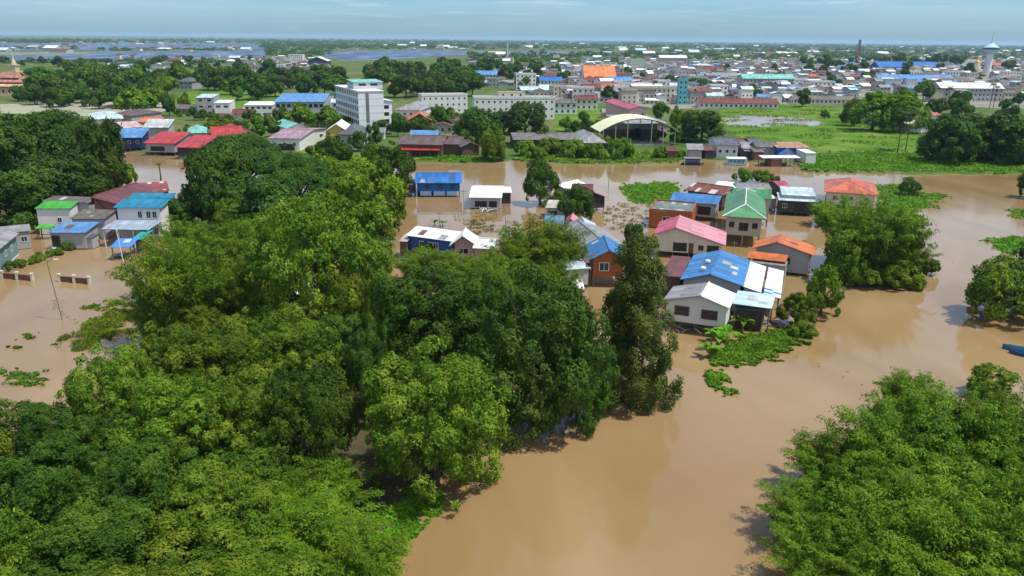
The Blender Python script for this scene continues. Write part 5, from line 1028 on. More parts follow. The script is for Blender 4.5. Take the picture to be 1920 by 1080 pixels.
for a in [(1095, 228, 36, 36), (1060, 232, 30, 24), (1120, 240, 30, 26), (1240, 208, 34, 34), (1270, 222, 30, 40), (1265, 250, 30, 34), (830, 215, 50, 40), (790, 235, 40, 34), (745, 232, 30, 40), (700, 250, 34, 40), (670, 262, 40, 36), (560, 218, 56, 44), (610, 222, 60, 40), (525, 215, 34, 36), (445, 235, 30, 24), (480, 228, 40, 26), (255, 190, 70, 48), (315, 190, 30, 44), (345, 190, 24, 30), (290, 180, 50, 36), (400, 222, 40, 22), (1548, 213, 22, 16), (655, 245, 30, 30)]: FT('far_green' if rng.random() < .6 else 'far_bright', *a)
R2 = random.Random(99)
def grove(x0, x1, y0, y1, n, wmin, wmax, kinds, asp=0.75):
    for k in range(n):
        x = x0 + (x1 - x0) * (k + R2.random()) / n; y = y0 + (y1 - y0) * R2.random(); sc = 0.55 + 0.9 * max(0, (y - 80)) / 110
        w = R2.uniform(wmin, wmax) * sc
        if 1822 < x < 1880 and y > 98: continue
        FT(R2.choice(kinds), x, y, w, w * asp * R2.uniform(.85, 1.15))
grove(60, 330, 128, 172, 26, 30, 52, ['far_green', 'far_green', 'far_dark', 'far_bright'])
grove(20, 250, 172, 184, 16, 24, 36, ['far_dark', 'far_green'])
grove(375, 640, 136, 166, 32, 32, 50, ['far_dark', 'far_dark', 'far_green'])
grove(700, 900, 124, 165, 34, 32, 50, ['far_dark', 'far_green', 'far_green'])
grove(0, 480, 110, 122, 18, 16, 28, ['far_dark', 'far_green'])
grove(880, 1020, 118, 160, 12, 26, 40, ['far_green', 'far_dark'])
grove(1010, 1900, 112, 185, 26, 20, 32, ['far_dark', 'far_green'])
grove(1500, 1900, 108, 130, 34, 20, 36, ['far_green', 'far_dark', 'far_dark'])
grove(1740, 1920, 184, 205, 9, 20, 30, ['far_dark', 'far_green'])
grove(345, 640, 212, 250, 22, 13, 21, ['far_green', 'far_green', 'far_dark', 'far_bright'])
grove(600, 900, 205, 262, 20, 13, 21, ['far_green', 'far_dark', 'far_dark'])
grove(330, 620, 198, 212, 12, 9, 15, ['far_green', 'far_bright'])
grove(1000, 1290, 236, 262, 9, 12, 18, ['far_green', 'far_dark'])
# palms
for i, (x, yb, yt, s) in enumerate([(1682, 288, 212, 1), (1697, 285, 216, 1), (1775, 205, 165, .9), (1790, 203, 172, .8), (1855, 204, 158, 1), (1862, 203, 164, .9), (1808, 204, 176, .8), (301, 336, 308, 0.5)]):
    p = P(x, yb, 0.3); lo, hi = 1.0, 60.0
    for _ in range(30):
        mid = (lo + hi) / 2; (lo, hi) = (mid, hi) if proj((p.x, p.y, mid))[1] > yt else (lo, mid)
    r = empty('palm_tree', (p.x, p.y, 0), rng.uniform(0, 6)); t, c = PALM[i % 2]; k = lo / 12
    q = (1.0, 1.0, k); ob('trunk', t, r, scale=q); cs = max(.5, s * 1.2) if i != 7 else 0.35; o = ob('crown', c, r, (0, 0, lo - 12 * cs), scale=(cs, cs, cs)); auto(r, 'slender palm with a tufted head', 'palm tree', 'palms')
# ================================================================== TOWN
GTN = 'town buildings'
TR = random.Random(5)
WL = [('white', W_WHITE), ('cream', W_CREAM), ('grey', W_GREY), ('beige', W_BEIGE), ('pale concrete', CONC), ('lilac', W_LILAC)]
RL = [('rust brown', 'rust2'), ('brown', 'brown'), ('grey', 'grey'), ('white', 'white'), ('pale', 'pale'), ('orange', 'ored'), ('sky blue', 'sky'), ('maroon', 'maroon'), ('grey brown', 'greyb')]
RW = [5, 4, 8, 5, 5, 0.8, 0.8, 3, 7]
SPOTS = []
def tb(x, y, W, D, st, rz, kind, wall, roof, label=None, name=None, cat=None):
    p = P(x, y, ZL); h = 3.1 * st + .3; wn_, wm_ = wall; rn, rm_ = roof
    nw = max(2, int(W / 3)); k = dict(zb=.3, posts=False, far=True, storeys=st, ww=1.5, wh=1.6, win={'f': nw, ('r' if rz < 0 else 'l'): max(1, int(D / 4))} if y > 135 else {'f': nw})
    if kind == 'flat': nm, at = 'shophouse', f'{wn_} flat roofed {["one","two","three","four","five"][st-1]} storey town building'; k.update(roof='flat', parapet=.9, rise=0, rm=CONC, ov=.08, th=.2)
    elif kind == 'ware': nm, at = 'warehouse', f'long {rn} roofed town warehouse'; k.update(roof='gu', rise=W * .06 + 1, rm=[X(rm_), X(rm_)], ov=.4)
    else: nm, at = 'town_house', f'{rn} roofed {wn_} town house'; k.update(roof=kind, rise=min(W, D) * .22, rm=[(Y if kind == 'gv' else X)(rm_)] * 2, ov=.6)
    v = Vector((-math.sin(rz), math.cos(rz), 0)); c = p + v * (D / 2)
    o = build(name or nm, (c.x, c.y, 0), rz, W, D, h, wall=wm_, **k)
    if label: tag(o, label, cat or 'building', GTN)
    else: auto(o, at, 'building', GTN)
    SPOTS.append((x, y, W)); return o
def pick(L, W=None): return TR.choices(L, W)[0]
wd = dict(WL); rd = dict(RL)
# things one can name
_o = house_at('temple_hall', 'tall bright orange temple roof in the middle of the town', 1126, 160, 30, 26, 0.1, ze=6.5, rise=11, roof='gu', rm=[sheet('roof_templeorange', (0.62, 0.17, 0.03), 'x')] * 2, wall=W_WHITE, zb=.3, posts=False, far=True, win={'f': 6}, cat='temple', group=GTN); SPOTS.append((1126, 160, 30))
_o = house_at('town_house', 'orange clay roof in front of the tall orange temple roof', 1135, 178, 30, 18, 0.1, ze=4.5, rise=4, roof='gu', rm=[X('ored')] * 2, wall=W_CREAM, zb=.3, posts=False, far=True, win={'f': 6}, cat='building', group=GTN); SPOTS.append((1135, 178, 30))
tb(1030, 165, 22, 14, 2, 0, 'gu', ('white', W_WHITE), ('blue', 'blue'), 'deep blue roof left of the bright orange temple roof')
tb(1162, 165, 22, 14, 2, 0.1, 'gu', ('white', W_WHITE), ('blue', 'sky'), 'sky blue roof right of the bright orange temple roof')
tb(1195, 128, 24, 18, 4, 0.1, 'flat', ('mint', paint('wall_mint', (0.45, 0.55, 0.42))), ('x', 'grey'), 'pale mint four storey block behind the orange temple roof')
tb(1262, 118, 52, 20, 3, 0, 'gu', ('grey', W_GREY), ('white', 'white'), 'long white roofed hall over the town centre', 'hall')
tb(1248, 192, 42, 12, 3, 0.05, 'flat', ('cream', W_BEIGE), ('x', 'grey'), 'cream three storey school block with tall window bays')
tb(1279, 196, 6, 6, 5, 0, 'flat', ('turquoise', paint('wall_turq', (0.08, 0.42, 0.48))), ('x', 'grey'), 'narrow turquoise tower beside the cream school block')
tb(1335, 172, 24, 14, 2, 0.1, 'gu', ('white', W_WHITE), ('blue', 'blue'), 'royal blue roof right of the turquoise tower')
tb(1440, 168, 46, 16, 3, 0.05, 'gu', ('grey', W_GREY), ('mint', 'mint'), 'grey market block with sea green roof')
tb(1540, 176, 20, 14, 3, -0.1, 'flat', ('white', W_WHITE), ('x', 'white'), 'clean white block standing out of the grey town row')
tb(1600, 128, 24, 20, 2, 0.1, 'gv', ('white', W_WHITE), ('blue', 'blue2'), 'bright blue gable roof below the red and white mast')
tb(1705, 134, 90, 34, 2, 0, 'gu', ('blue', W_BLUE), ('blue', 'blue'), 'very long blue roofed market hall', 'market_hall')
tb(1722, 166, 70, 26, 2, 0, 'gu', ('white', W_WHITE), ('sky', 'sky'), 'long pale blue roof in front of the market hall', 'market_hall')
tb(1820, 190, 46, 16, 3, 0, 'gu', ('grey', W_GREY), ('white', 'white'), 'grey block with bright white roof by the palms')
tb(1880, 130, 46, 20, 2, 0, 'gu', ('red', W_MAROON), ('red', 'ored'), 'red temple roof right of the viewing tower', 'temple_hall', 'temple')
tb(1545, 195, 42, 10, 1, 0, 'gu', ('white', W_WHITE), ('grey', 'greyb'), 'open pillared shed above the green meadow', 'market_shed')
tb(1385, 203, 50, 12, 1, 0, 'gu', ('white', W_WHITE), ('brown', 'rust2'), 'low white walled row with brown roof above the pond')
tb(1500, 122, 46, 24, 3, 0, 'flat', ('grey', W_GREY), ('x', 'grey'), 'grey five bay block with tall end wall in the far town')
tb(555, 118, 22, 20, 4, 0.1, 'flat', ('white', W_WHITE), ('x', 'white'), 'cream white cube block above the left woods')
tb(595, 122, 30, 26, 2, 0, 'gv', ('dark', W_DKBLUE), ('white', 'white'), 'dark hall with white edged gable above the woods', 'hall')
tb(712, 152, 4, 4, 1, 0, 'flat', ('grey', W_GREY), ('x', 'grey'), 'tiny grey box among the far trees')
tb(775, 168, 40, 14, 1, 0, 'gu', ('brown', W_BROWN), ('orange', 'orange'), 'tan roof among the trees behind the white blocks')
tb(912, 152, 26, 16, 2, 0, 'gu', ('white', W_WHITE), ('blue', 'sky'), 'pale blue roof above the longer white block')
tb(930, 117, 50, 16, 1, 0, 'gu', ('grey', W_GREY), ('pale', 'white'), 'white shed roof by the thin lake')
tb(238, 145, 26, 20, 2, 0, 'hip', ('white', W_WHITE), ('grey', 'grey'), 'grey hipped villa among the left trees')
tb(330, 168, 26, 20, 2, 0, 'hip', ('grey', W_GREY), ('slate', 'slate'), 'dark slate villa at the edge of the lawn')
tb(70, 168, 20, 14, 2, 0, 'gu', ('peach', W_PEACH), ('grey', 'greyb'), 'small peach house right of the temple')
tb(1770, 168, 16, 12, 3, 0, 'flat', ('pink', W_PINK), ('x', 'grey'), 'pinkish block behind the bright green bamboo')
# rows that fill the town
def free(x, y, W):
    for (a, b, c) in SPOTS:
        wp = (W + c) * .5 * 1500 / max(200, dist(P(x, y, 0))) * .40
        if abs(a - x) < wp and abs(b - y) < 1.8 + 2.4 * (y - 100) / 100: return False
    return True
n = 0
for _ in range(14000):
    if n > 290: break
    y = 106 + 96 * TR.random() ** 0.8; x = TR.uniform(985 if y > 118 else 1150, 1925)
    if y > 186 and (1350 < x < 1520 or x < 1080 or x > 1560): continue
    if y > 196 or (x < 1120 and y < 135): continue
    if 1570 < x < 1760 and y > 168: continue
    if 1830 < x < 1872 and y > 132: continue
    W = TR.uniform(8, 17) if TR.random() < .85 else TR.uniform(18, 30)
    if not free(x, y, W): continue
    kind = TR.choices(['gu', 'gv', 'hip', 'flat', 'ware'], [5, 3, 3, 5, 1.6])[0]
    if W > 26 and kind in ('gv', 'hip'): kind = 'gu'
    st = TR.choices([1, 2, 3, 4], [1, 6, 4, .8])[0] if kind == 'flat' else TR.choices([1, 2], [3, 2])[0]
    tb(x, y, W, TR.uniform(9, 16), max(2, st) if kind == 'flat' else st, TR.choice([0.1, 0.14, -0.08, 0.2]), kind, pick(WL, [6, 2, 5, 2, 4, 1]), pick(RL, RW)); n += 1
n = 0
for (x0, x1, y0, y1, m) in [(190, 350, 118, 160, 22), (350, 500, 108, 126, 10), (455, 610, 112, 138, 30), (0, 460, 80, 100, 12), (880, 1130, 100, 165, 20), (1130, 1925, 86, 104, 46), (700, 1150, 82, 92, 14)]:
    for _ in range(m):
        x, y = TR.uniform(x0, x1), TR.uniform(y0, y1); s = 1.0 if y > 104 else 2.2
        if not free(x, y, 14 * s): continue
        far = y < 104; tb(x, y, TR.uniform(12, 20) * s, TR.uniform(10, 16) * s, TR.choice([1, 2]), TR.choice([0, .1, -.1]), TR.choice(['gu', 'ware', 'flat'] if far else ['gu', 'hip', 'gv', 'flat']), pick(WL, [7, 3, 2, 2, 1, 1]), pick(RL, RW) if not far else TR.choice([('white', 'white'), ('white', 'white'), ('pale', 'pale'), ('rust brown', 'rust2')]))
for (x, y, W, D, st, kd, wl_, rl_) in [(455, 224, 11, 8, 1, 'gu', 1, 0), (520, 232, 12, 8, 1, 'hip', 0, 2), (590, 240, 11, 8, 1, 'gv', 3, 1), (350, 214, 12, 8, 1, 'gu', 2, 8), (420, 232, 10, 7, 1, 'hip', 1, 7), (700, 262, 10, 7, 1, 'gu', 0, 2), (735, 246, 11, 8, 1, 'gu', 3, 0), (850, 238, 12, 8, 1, 'hip', 0, 1), (640, 214, 11, 8, 2, 'gu', 0, 4), (830, 250, 10, 7, 1, 'gv', 2, 0), (475, 214, 10, 7, 1, 'gu', 0, 3), (1060, 214, 14, 9, 2, 'hip', 0, 8), (1100, 206, 14, 9, 2, 'gu', 1, 0), (1150, 222, 12, 8, 1, 'gu', 4, 2)]:
    tb(x, y, W, D, st, 0.08, kd, WL[wl_], RL[rl_])
# ---- the many small roofs in between, too small to pick apart
def roof_carpet(label, boxes, seed, sc=1.0):
    R = random.Random(seed); mats = [W_WHITE, W_GREY, CONC, W_BEIGE, X('white'), X('grey'), X('greyb'), X('pale'), X('rust2'), X('brown'), X('sky'), GLASS]; mb = MB()
    for (x0, x1, y0, y1, n) in boxes:
        for _ in range(n):
            x, y = R.uniform(x0, x1), R.uniform(y0, y1)
            if 1832 < x < 1868 and 130 < y < 165: continue
            p = P(x, y, ZL); a = R.choice([0.1, .14, -.08, .2, 1.6]); W, D, h, rs = R.uniform(5, 11) * sc, R.uniform(5, 9) * sc, R.choice([3, 3.4, 5.6, 6.2, 8.6]), R.uniform(.7, 2.2)
            ca, sa = math.cos(a), math.sin(a); q = lambda u, v, z: (p.x + u * ca - v * sa, p.y + u * sa + v * ca, z); wm_ = R.randrange(4); rm_ = R.choice([4, 4, 4, 5, 5, 5, 6, 6, 7, 7, 8, 8, 9, 10])
            w, d = W / 2, D / 2; mb.hexa([q(-w, -d, .3), q(w, -d, .3), q(w, d, .3), q(-w, d, .3)], [q(-w, -d, h), q(w, -d, h), q(w, d, h), q(-w, d, h)], wm_)
            w += .4; d += .5; mb.slab([q(-w, -d, h + .1), q(w, -d, h + .1), q(w, 0, h + rs), q(-w, 0, h + rs)], .09, rm_); mb.slab([q(-w, 0, h + rs), q(w, 0, h + rs), q(w, d, h + .1), q(-w, d, h + .1)], .09, rm_)
            for k in range(int(W / 2.6)):
                for z in ([1.8] if h < 4 else [1.8, 4.6]):
                    u = -w + .4 + (2 * w - .8) * (k + .5) / int(W / 2.6); v = -d + .5 - .03; mb.poly([q(u - .5, v, z - .6), q(u + .5, v, z - .6), q(u + .5, v, z + .6), q(u - .5, v, z + .6)], 11)
    tag(mb.build('town_roofs', mats), label, 'roofs', None, 'stuff')
roof_carpet('crowded small roofs filling the far town', [(1000, 1925, 112, 150, 420), (1080, 1925, 138, 178, 300), (1060, 1350, 160, 196, 90), (1300, 1600, 170, 192, 70), (1740, 1925, 165, 192, 40)], 61)
roof_carpet('scattered far white sheds and houses under the horizon', [(1130, 1925, 86, 106, 130), (650, 1150, 83, 95, 40), (0, 480, 79, 96, 26)], 62, 2.4)
roof_carpet('small hamlet roofs among the trees near the lakes', [(450, 610, 112, 136, 46), (200, 345, 112, 160, 40), (880, 1010, 118, 165, 40)], 63)
# ---- viewing tower
def tower():
    p = P(1850, 138, ZL); d = dist(p); r = empty('viewing_tower', (p.x, p.y, 0)); tag(r, 'pale blue viewing tower with flared head and mast', 'tower')
    pxm = d / FPX; bl = paint('tower_blue', (0.38, 0.55, 0.66), var=0.08); wh = paint('tower_white', (0.56, 0.60, 0.62), var=0.06)
    H = 36 * pxm
    b = MB(); b.lathe([(7.2 * pxm, 0), (6.2 * pxm, H * .3), (6.0 * pxm, H)], 16); b.build('shaft', wh, r)
    b = MB(); b.lathe([(6 * pxm, H + .01), (13 * pxm, H + 7 * pxm), (13.4 * pxm, H + 12 * pxm), (12.5 * pxm, H + 12.3 * pxm), (8 * pxm, H + 15.5 * pxm), (3 * pxm, H + 19 * pxm), (2 * pxm, H + 22 * pxm), (.01, H + 22 * pxm)], 20); hd = b.build('head', bl, r)
    b = MB(); b.lathe([(13.5 * pxm, H + 8 * pxm), (13.6 * pxm, H + 10.5 * pxm)], 20); b.build('window_band', GLASS, hd)
    b = MB(); b.lathe([(1.7 * pxm, H + 21 * pxm), (1.2 * pxm, H + 32 * pxm), (.5 * pxm, H + 44 * pxm), (.02, H + 45 * pxm)], 8); b.build('mast', wh, r)
    # lattice mast
    p = P(1607, 120, ZL); d = dist(p); u = d / FPX; r = empty('lattice_mast', (p.x, p.y, 0)); tag(r, 'dark lattice radio mast rising above the horizon', 'mast')
    Hm = 44 * u; w0 = 3.2 * u
    for sx, sy in ((-1, -1), (1, -1), (1, 1), (-1, 1)):
        q = MB(); q.tube([(sx * w0, sy * w0, 0), (sx * w0 * .35, sy * w0 * .35, Hm)], .5 * u, 4); q.build('leg', FRAMEB, r)
    for k in range(9):
        t = k / 9; a = w0 * (1 - .65 * t); t2 = (k + 1) / 9; c = w0 * (1 - .65 * t2)
        q = MB(); q.tube([(-a, -a, Hm * t), (c, -c, Hm * t2)], .3 * u, 4); q.tube([(a, -a, Hm * t), (-c, -c, Hm * t2)], .3 * u, 4); q.build('brace', W_MAROON, r)
    # gold spire and a chimney
    p = P(1830, 132, ZL); u = dist(p) / FPX; r = empty('gold_stupa', (p.x, p.y, 0)); tag(r, 'small gold stupa left of the viewing tower', 'stupa')
    b = MB(); b.lathe([(9 * u, 0), (9 * u, 4 * u), (7 * u, 4.1 * u), (7 * u, 8 * u), (5 * u, 8.1 * u), (4.6 * u, 13 * u)], 16); b.build('base', W_CREAM, r)
    b = MB(); b.lathe([(4.6 * u, 13 * u), (3.8 * u, 17 * u), (1.5 * u, 19 * u), (.8 * u, 24 * u), (.02, 29 * u)], 14); b.build('spire', paint('gold', (0.62, 0.42, 0.06), rough=.3), r)
    p = P(951, 112, ZL); u = dist(p) / FPX; r = empty('chimney', (p.x, p.y, 0)); tag(r, 'thin pale chimney standing above the thin lake', 'chimney')
    b = MB(); b.lathe([(2.2 * u, 0), (1.6 * u, 30 * u), (1.9 * u, 30.1 * u), (1.9 * u, 32 * u), (.01, 32 * u)], 10); b.build('stack', W_BEIGE, r)
tower()
LAND += [('orange temple roof', 1128, 158), ('cream school block', 1248, 190), ('turquoise tower', 1280, 196), ('viewing tower', 1850, 138), ('long blue market hall', 1705, 140), ('dark lattice mast', 1607, 120), ('sea green market roof', 1440, 165), ('royal blue roof', 1335, 170), ('clean white block', 1540, 176), ('gold stupa', 1830, 132), ('long white roofed hall', 1262, 118), ('cream white cube block', 555, 118), ('thin pale chimney', 951, 112), ('pale mint block', 1195, 128), ('grey five bay block', 1500, 122), ('low white walled row', 1385, 203), ('tall palms by the dark trees', 1690, 288), ('pinkish block', 1770, 168), ('top right horizon corner', 1920, 85), ('horizon above the left lake', 250, 78), ('horizon at mid picture', 960, 80)]
# ---- the wooded plain beyond, read as one mass
def far_wood(name, label, rows, leaf, seed, mat, per=46):
    R = np.random.default_rng(seed); Q = []; V = []
    for (x0, x1, y0, y1, n, rpx) in rows:
        x = R.uniform(x0, x1, n); y = R.uniform(y0, y1, n)
        for i in range(n):
            p = P(x[i], y[i], .5)
            if p.y > 26000 or p.y < 0: continue
            d = dist(p); r = rpx * R.uniform(.6, 1.3) * d / FPX; r = min(r, 40); h = min(r * R.uniform(.5, .9), 13) ; m = per
            dd = unit(R.normal(size=(m, 3))); dd[:, 2] = np.abs(dd[:, 2])
            pos = np.array(p) + dd * np.array([r * 1.3, r * 1.3, h]) * R.uniform(.6, 1, (m, 1)); nn = unit(dd + .6 * R.normal(size=(m, 3)) + np.array([0, 0, .4]))
            Q.append(leaves(pos, nn, max(leaf, r * .55), R, .8)); V.append(np.clip(R.uniform(0, 1) * .7 + .3 * R.uniform(0, 1, m), 0, 1))
    o = ob(name, quads_mesh(name, np.concatenate(Q), LM[mat], np.concatenate(V))); return tag(o, label, 'trees', None, 'stuff')
far_wood('woods', 'dark wooded plain under the horizon', [(-100, 2020, 74, 81, 1500, 3), (-100, 200, 74, 80, 150, 4), (480, 2020, 79, 90, 1500, 3.4), (500, 620, 84, 104, 160, 5), (620, 1150, 84, 93, 260, 4), (1130, 2000, 86, 112, 1100, 5), (880, 1200, 100, 118, 160, 7)], 2.0, 201, 'deep')
far_wood('dyke_trees', 'tree lined dyke between the two left lakes', [(185, 440, 91, 95.5, 150, 3.6), (-50, 150, 88, 92, 30, 4), (-50, 500, 113, 119, 170, 6)], 1.5, 202, 'deep')
far_wood('town_trees', 'scattered greenery between the town roofs', [(985, 1925, 106, 190, 330, 4.5), (300, 620, 105, 150, 60, 7)], 1.2, 203, 'deep', 60)
# ================================================================== SMALL THINGS
def pole(label, x, yb, yt, r=.12, arm=None, mat=CONC, name='utility_pole', cat='pole', xt=None):
    p = P(x, yb, 0); lo, hi = .5, 40.
    for _ in range(30):
        mid = (lo + hi) / 2; (lo, hi) = (mid, hi) if proj((p.x, p.y, mid))[1] > yt else (lo, mid)
    o = empty(name, (p.x, p.y, 0)); lean = ((xt - x) * dist(p) / FPX if xt is not None else 0)
    b = MB(); b.tube([(0, 0, -1), (lean, 0, lo)], [r, r * .7], 7); b.build('shaft', mat, o)
    if arm:
        q = MB(); q.tube([(lean, 0, lo - .15), (lean + arm * .6, 0, lo + .25), (lean + arm, 0, lo + .3)], .05, 5); q.build('arm', mat, o)
        q = MB(); q.box(lean + arm - .1, lean + arm + .55, -.12, .12, lo + .22, lo + .34); q.build('lamp_head', FRAMEW, o)
    else:
        q = MB(); q.box(lean - .7, lean + .7, -.06, .06, lo - .5, lo - .38); q.build('crossarm', WOODP, o)
    return tag(o, label, cat, 'poles')
pole('slim brown lamp post with bent arm in the flooded yard', 118, 600, 490, .07, 1.1, WOODP, 'lamp_post', 'lamp post', xt=106)
pole('white lamp post standing before the blue tarpaulin', 232, 490, 430, .10, None, FRAMEW, 'lamp_post', 'lamp post', xt=226)
pole('thin pole in the water right of the bright blue house', 890, 345, 312); pole('thin pole in the river right of the solitary round tree', 1141, 350, 322)
pole('pole in the water between blue house and white hut', 870, 402, 355); pole('pole standing in front of the white hut', 948, 437, 382); pole('short pole behind the long white roof', 825, 425, 396, .09)
pole('leaning pole near the pink roof', 1375, 478, 452, .07); pole('pole by the shrubs behind the green roof', 1378, 345, 322, .08)
# brown fence panels with white posts
def fence(label, pts, yb):
    o = empty('fence', P(pts[0], yb, 0)); base = o.location.copy(); br = paint('fence_brick', (0.16, 0.075, 0.05), var=.3)
    for k, x in enumerate(pts):
        q = P(x, yb + (x - pts[0]) * .09, 0) - base; b = MB(); b.box(-.2, .2, -.2, .2, -1, 1.25); b.box(-.26, .26, -.26, .26, 1.252, 1.4); m = b.mesh('post', W_CREAM); ob('post', m, o, q)
        if k < len(pts) - 1:
            q2 = P(pts[k + 1], yb + (pts[k + 1] - pts[0]) * .09, 0) - base; a = q + (q2 - q).normalized() * .22; c = q2 - (q2 - q).normalized() * .22; b = MB()
            n = Vector((-(c - a).y, (c - a).x, 0)).normalized() * .07
            b.hexa([a - n + Vector((0, 0, -1)), c - n + Vector((0, 0, -1)), c + n + Vector((0, 0, -1)), a + n + Vector((0, 0, -1))], [a - n + Vector((0, 0, 1.0)), c - n + Vector((0, 0, 1.0)), c + n + Vector((0, 0, 1.0)), a + n + Vector((0, 0, 1.0))]); b.build('panel', br, o)
    tag(o, label, 'fence', 'yard fence')
fence('pair of brown fence panels nearest the left edge', [5, 33, 61], 522); fence('pair of brown fence panels right of the lamp post', [112, 140, 168], 528)
# white car awash
def car(label, x, y, rz, body, z=-.55):
    p = P(x, y, 0); o = empty('car', (p.x, p.y, z), rz); cm = paint('car_' + label[:5], body, rough=.25, var=.05, spec=.6)
    b = MB(); pr = [(-2.2, .35), (2.2, .35), (2.3, .75), (2.1, .95), (1.0, 1.02), (-2.1, 1.05), (-2.25, .8)]; b.prism_y(pr, -.85, .85); b.build('body', cm, o)
    b = MB(); b.hexa([(-2.0, -.8, 1.04), (.9, -.8, 1.02), (.9, .8, 1.02), (-2.0, .8, 1.04)], [(-1.7, -.66, 1.62), (.2, -.66, 1.6), (.2, .66, 1.6), (-1.7, .66, 1.62)]); c = b.build('cabin', GLASS, o)
    b = MB(); b.box(-1.72, .22, -.68, .68, 1.622, 1.68); b.build('roof_panel', cm, c)
    for sx in (-1.4, 1.4):
        for sy in (-.8, .8):
            b = MB(); b.tube([(sx, sy - .11, .33), (sx, sy + .11, .33)], .33, 12); b.build('wheel', W_DARK, o)
    tag(o, label, 'car')
car('white car half under water beside the hedge row', 121, 464, .75, (.65, .65, .64))
# boats and floating houses
def boat(label, x, y, L, Wd, rz, hull, cabin=None, roof=None, name='boat', hz=.5):
    p = P(x, y, 0); o = empty(name, (p.x, p.y, 0), rz); hm = paint('hull_' + str(len(LOG)) + str(x), hull, rough=.5, var=.2); b = MB(); st = []
    for k in range(9):
        t = k / 8 * 2 - 1; w = Wd / 2 * (1 - abs(t) ** 3.2 * .92); sh = hz + .35 * hz * t * t; st.append((t * L / 2, w, sh))
    i = len(b.v)
    for (xx, w, sh) in st: b.v += [(xx, -w, sh), (xx, -w * .75, -.25), (xx, w * .75, -.25), (xx, w, sh), (xx, w * .86, sh), (xx, w * .7, .12), (xx, -w * .7, .12), (xx, -w * .86, sh)]
    for k in range(8):
        for q in range(8): b.f.append((i + 8 * k + q, i + 8 * k + (q + 1) % 8, i + 8 * k + 8 + (q + 1) % 8, i + 8 * k + 8 + q)); b.m.append(0)
    b.f += [tuple(range(i + 7, i - 1, -1)), tuple(range(i + 64, i + 72))]; b.m += [0, 0]; b.build('hull', hm, o)
    if cabin:
        q = MB(); q.box(-L * .32, L * .30, -Wd * .34, Wd * .34, .13, 2.1); q.build('cabin', cabin, o)
        for k in range(4): ob('window', FWIN, o, (-L * .26 + L * .165 * k, -Wd * .34, 1.4), 0, (L * .1, 1, .7))
    if roof:
        q = MB(); q.slab([(-L * .40, -Wd * .45, 2.25), (L * .38, -Wd * .45, 2.25), (L * .38, Wd * .45, 2.5), (-L * .40, Wd * .45, 2.5)], .1); q.build('roof', roof, o)
        for sx in (-L * .38, L * .36):
            for sy in (-Wd * .42, Wd * .42): q = MB(); q.tube([(0, 0, .2), (0, 0, 2.26)], .06, 5); ob('post', q.mesh('post', FRAMEW), o, (sx, sy, 0))
    return tag(o, label, 'boat', 'boats')
boat('small blue boat at the right edge of the river', 1912, 658, 4.2, 1.3, -.5, (.03, .14, .22)); boat('second blue boat beside the first at the right edge', 1925, 668, 4.2, 1.3, -.7, (.02, .09, .2))
boat('navy blue moored boat below the arched canopy', 1298, 309, 7.5, 3, 0, (.02, .03, .09), W_DKBLUE, sheet('boat_grey', (.2, .2, .21), 'x'))
boat('white and turquoise passenger boat moored at the bank', 1380, 309, 8.5, 3.4, .0, (.5, .52, .52), paint('cabin_turq', (.10, .42, .52)), X('white'))
boat('rowing boat with flat white awning near the bank', 1450, 309, 9, 2.6, 0, (.10, .06, .05), None, X('white'))
GB = 'floating and bank houses by the boats'
fh('bank_house', 'white topped dark bank house beside the moored boats', (1342, 272), (1388, 273), (1382, 258), ze=5, rise=1.5, rm=[X('slate'), X('white')], wall=W_WHITE, zb=.2, win={'f': 3}, group=GB)
fh('bank_house', 'grey lean-to roofs in the middle of the boat landing', (1394, 279), (1436, 280), (1440, 267), ze=4, rise=1.2, rm=[X('grey'), X('greyb')], wall=W_DARK, zb=.1, group=GB)
fh('bank_house', 'grey gable hut right of the middle lean-to roofs', (1418, 276), (1462, 276), (1458, 266), ze=4.6, rise=1.4, rm=[X('greyb'), X('grey')], wall=W_GREY, zb=.1, group=GB)
fh('bank_house', 'blue walled bank house with orange tan roof', (1458, 277), (1520, 277), (1512, 266), ze=4.8, rise=.9, roof='shedb', rm=sheet('roof_tan2', (.42, .22, .11), 'x'), wall=W_BLUE2, zb=.2, group=GB, win={'f': 3})
fh('bank_house', 'red brown floating room under the flat white awning', (1446, 298), (1468, 298), (1468, 292), ze=2.6, rise=.2, roof='shedb', rm=X('white'), wall=W_MAROON, zb=.1, ov=.1, group=GB)
fh('awning', 'flat wide white awning at the end of the landing', (1430, 296), (1502, 296), (1503, 291), ze=3.0, rise=.3, roof='shedb', rm=X('white'), wall=None, posts=True, ov=.2, group=GB, cat='awning')
fh('tarp_shelter', 'light blue peaked tarpaulin before the blue walled bank house', (1466, 290), (1494, 290), (1490, 280), ze=2.8, rise=1.8, roof='gv', rm=[Y('blue2'), Y('sky')], wall=W_TIN, zb=.2, ov=.2, group=GB, cat='shelter')
fh('water_tank', 'small white cabin at the right end of the landing', (1512, 287), (1532, 287), (1532, 279), ze=4.2, rise=.3, roof='shedb', rm=X('white'), wall=W_WHITE, zb=.2, ov=.15, group=GB, cat='cabin')
fh('bank_house', 'rubble grey hut under the dark tree by the arch', (1288, 280), (1320, 281), (1324, 270), ze=4, rise=1, roof='shedb', rm=X('grey'), wall=W_GREY, zb=.2, group=GB)
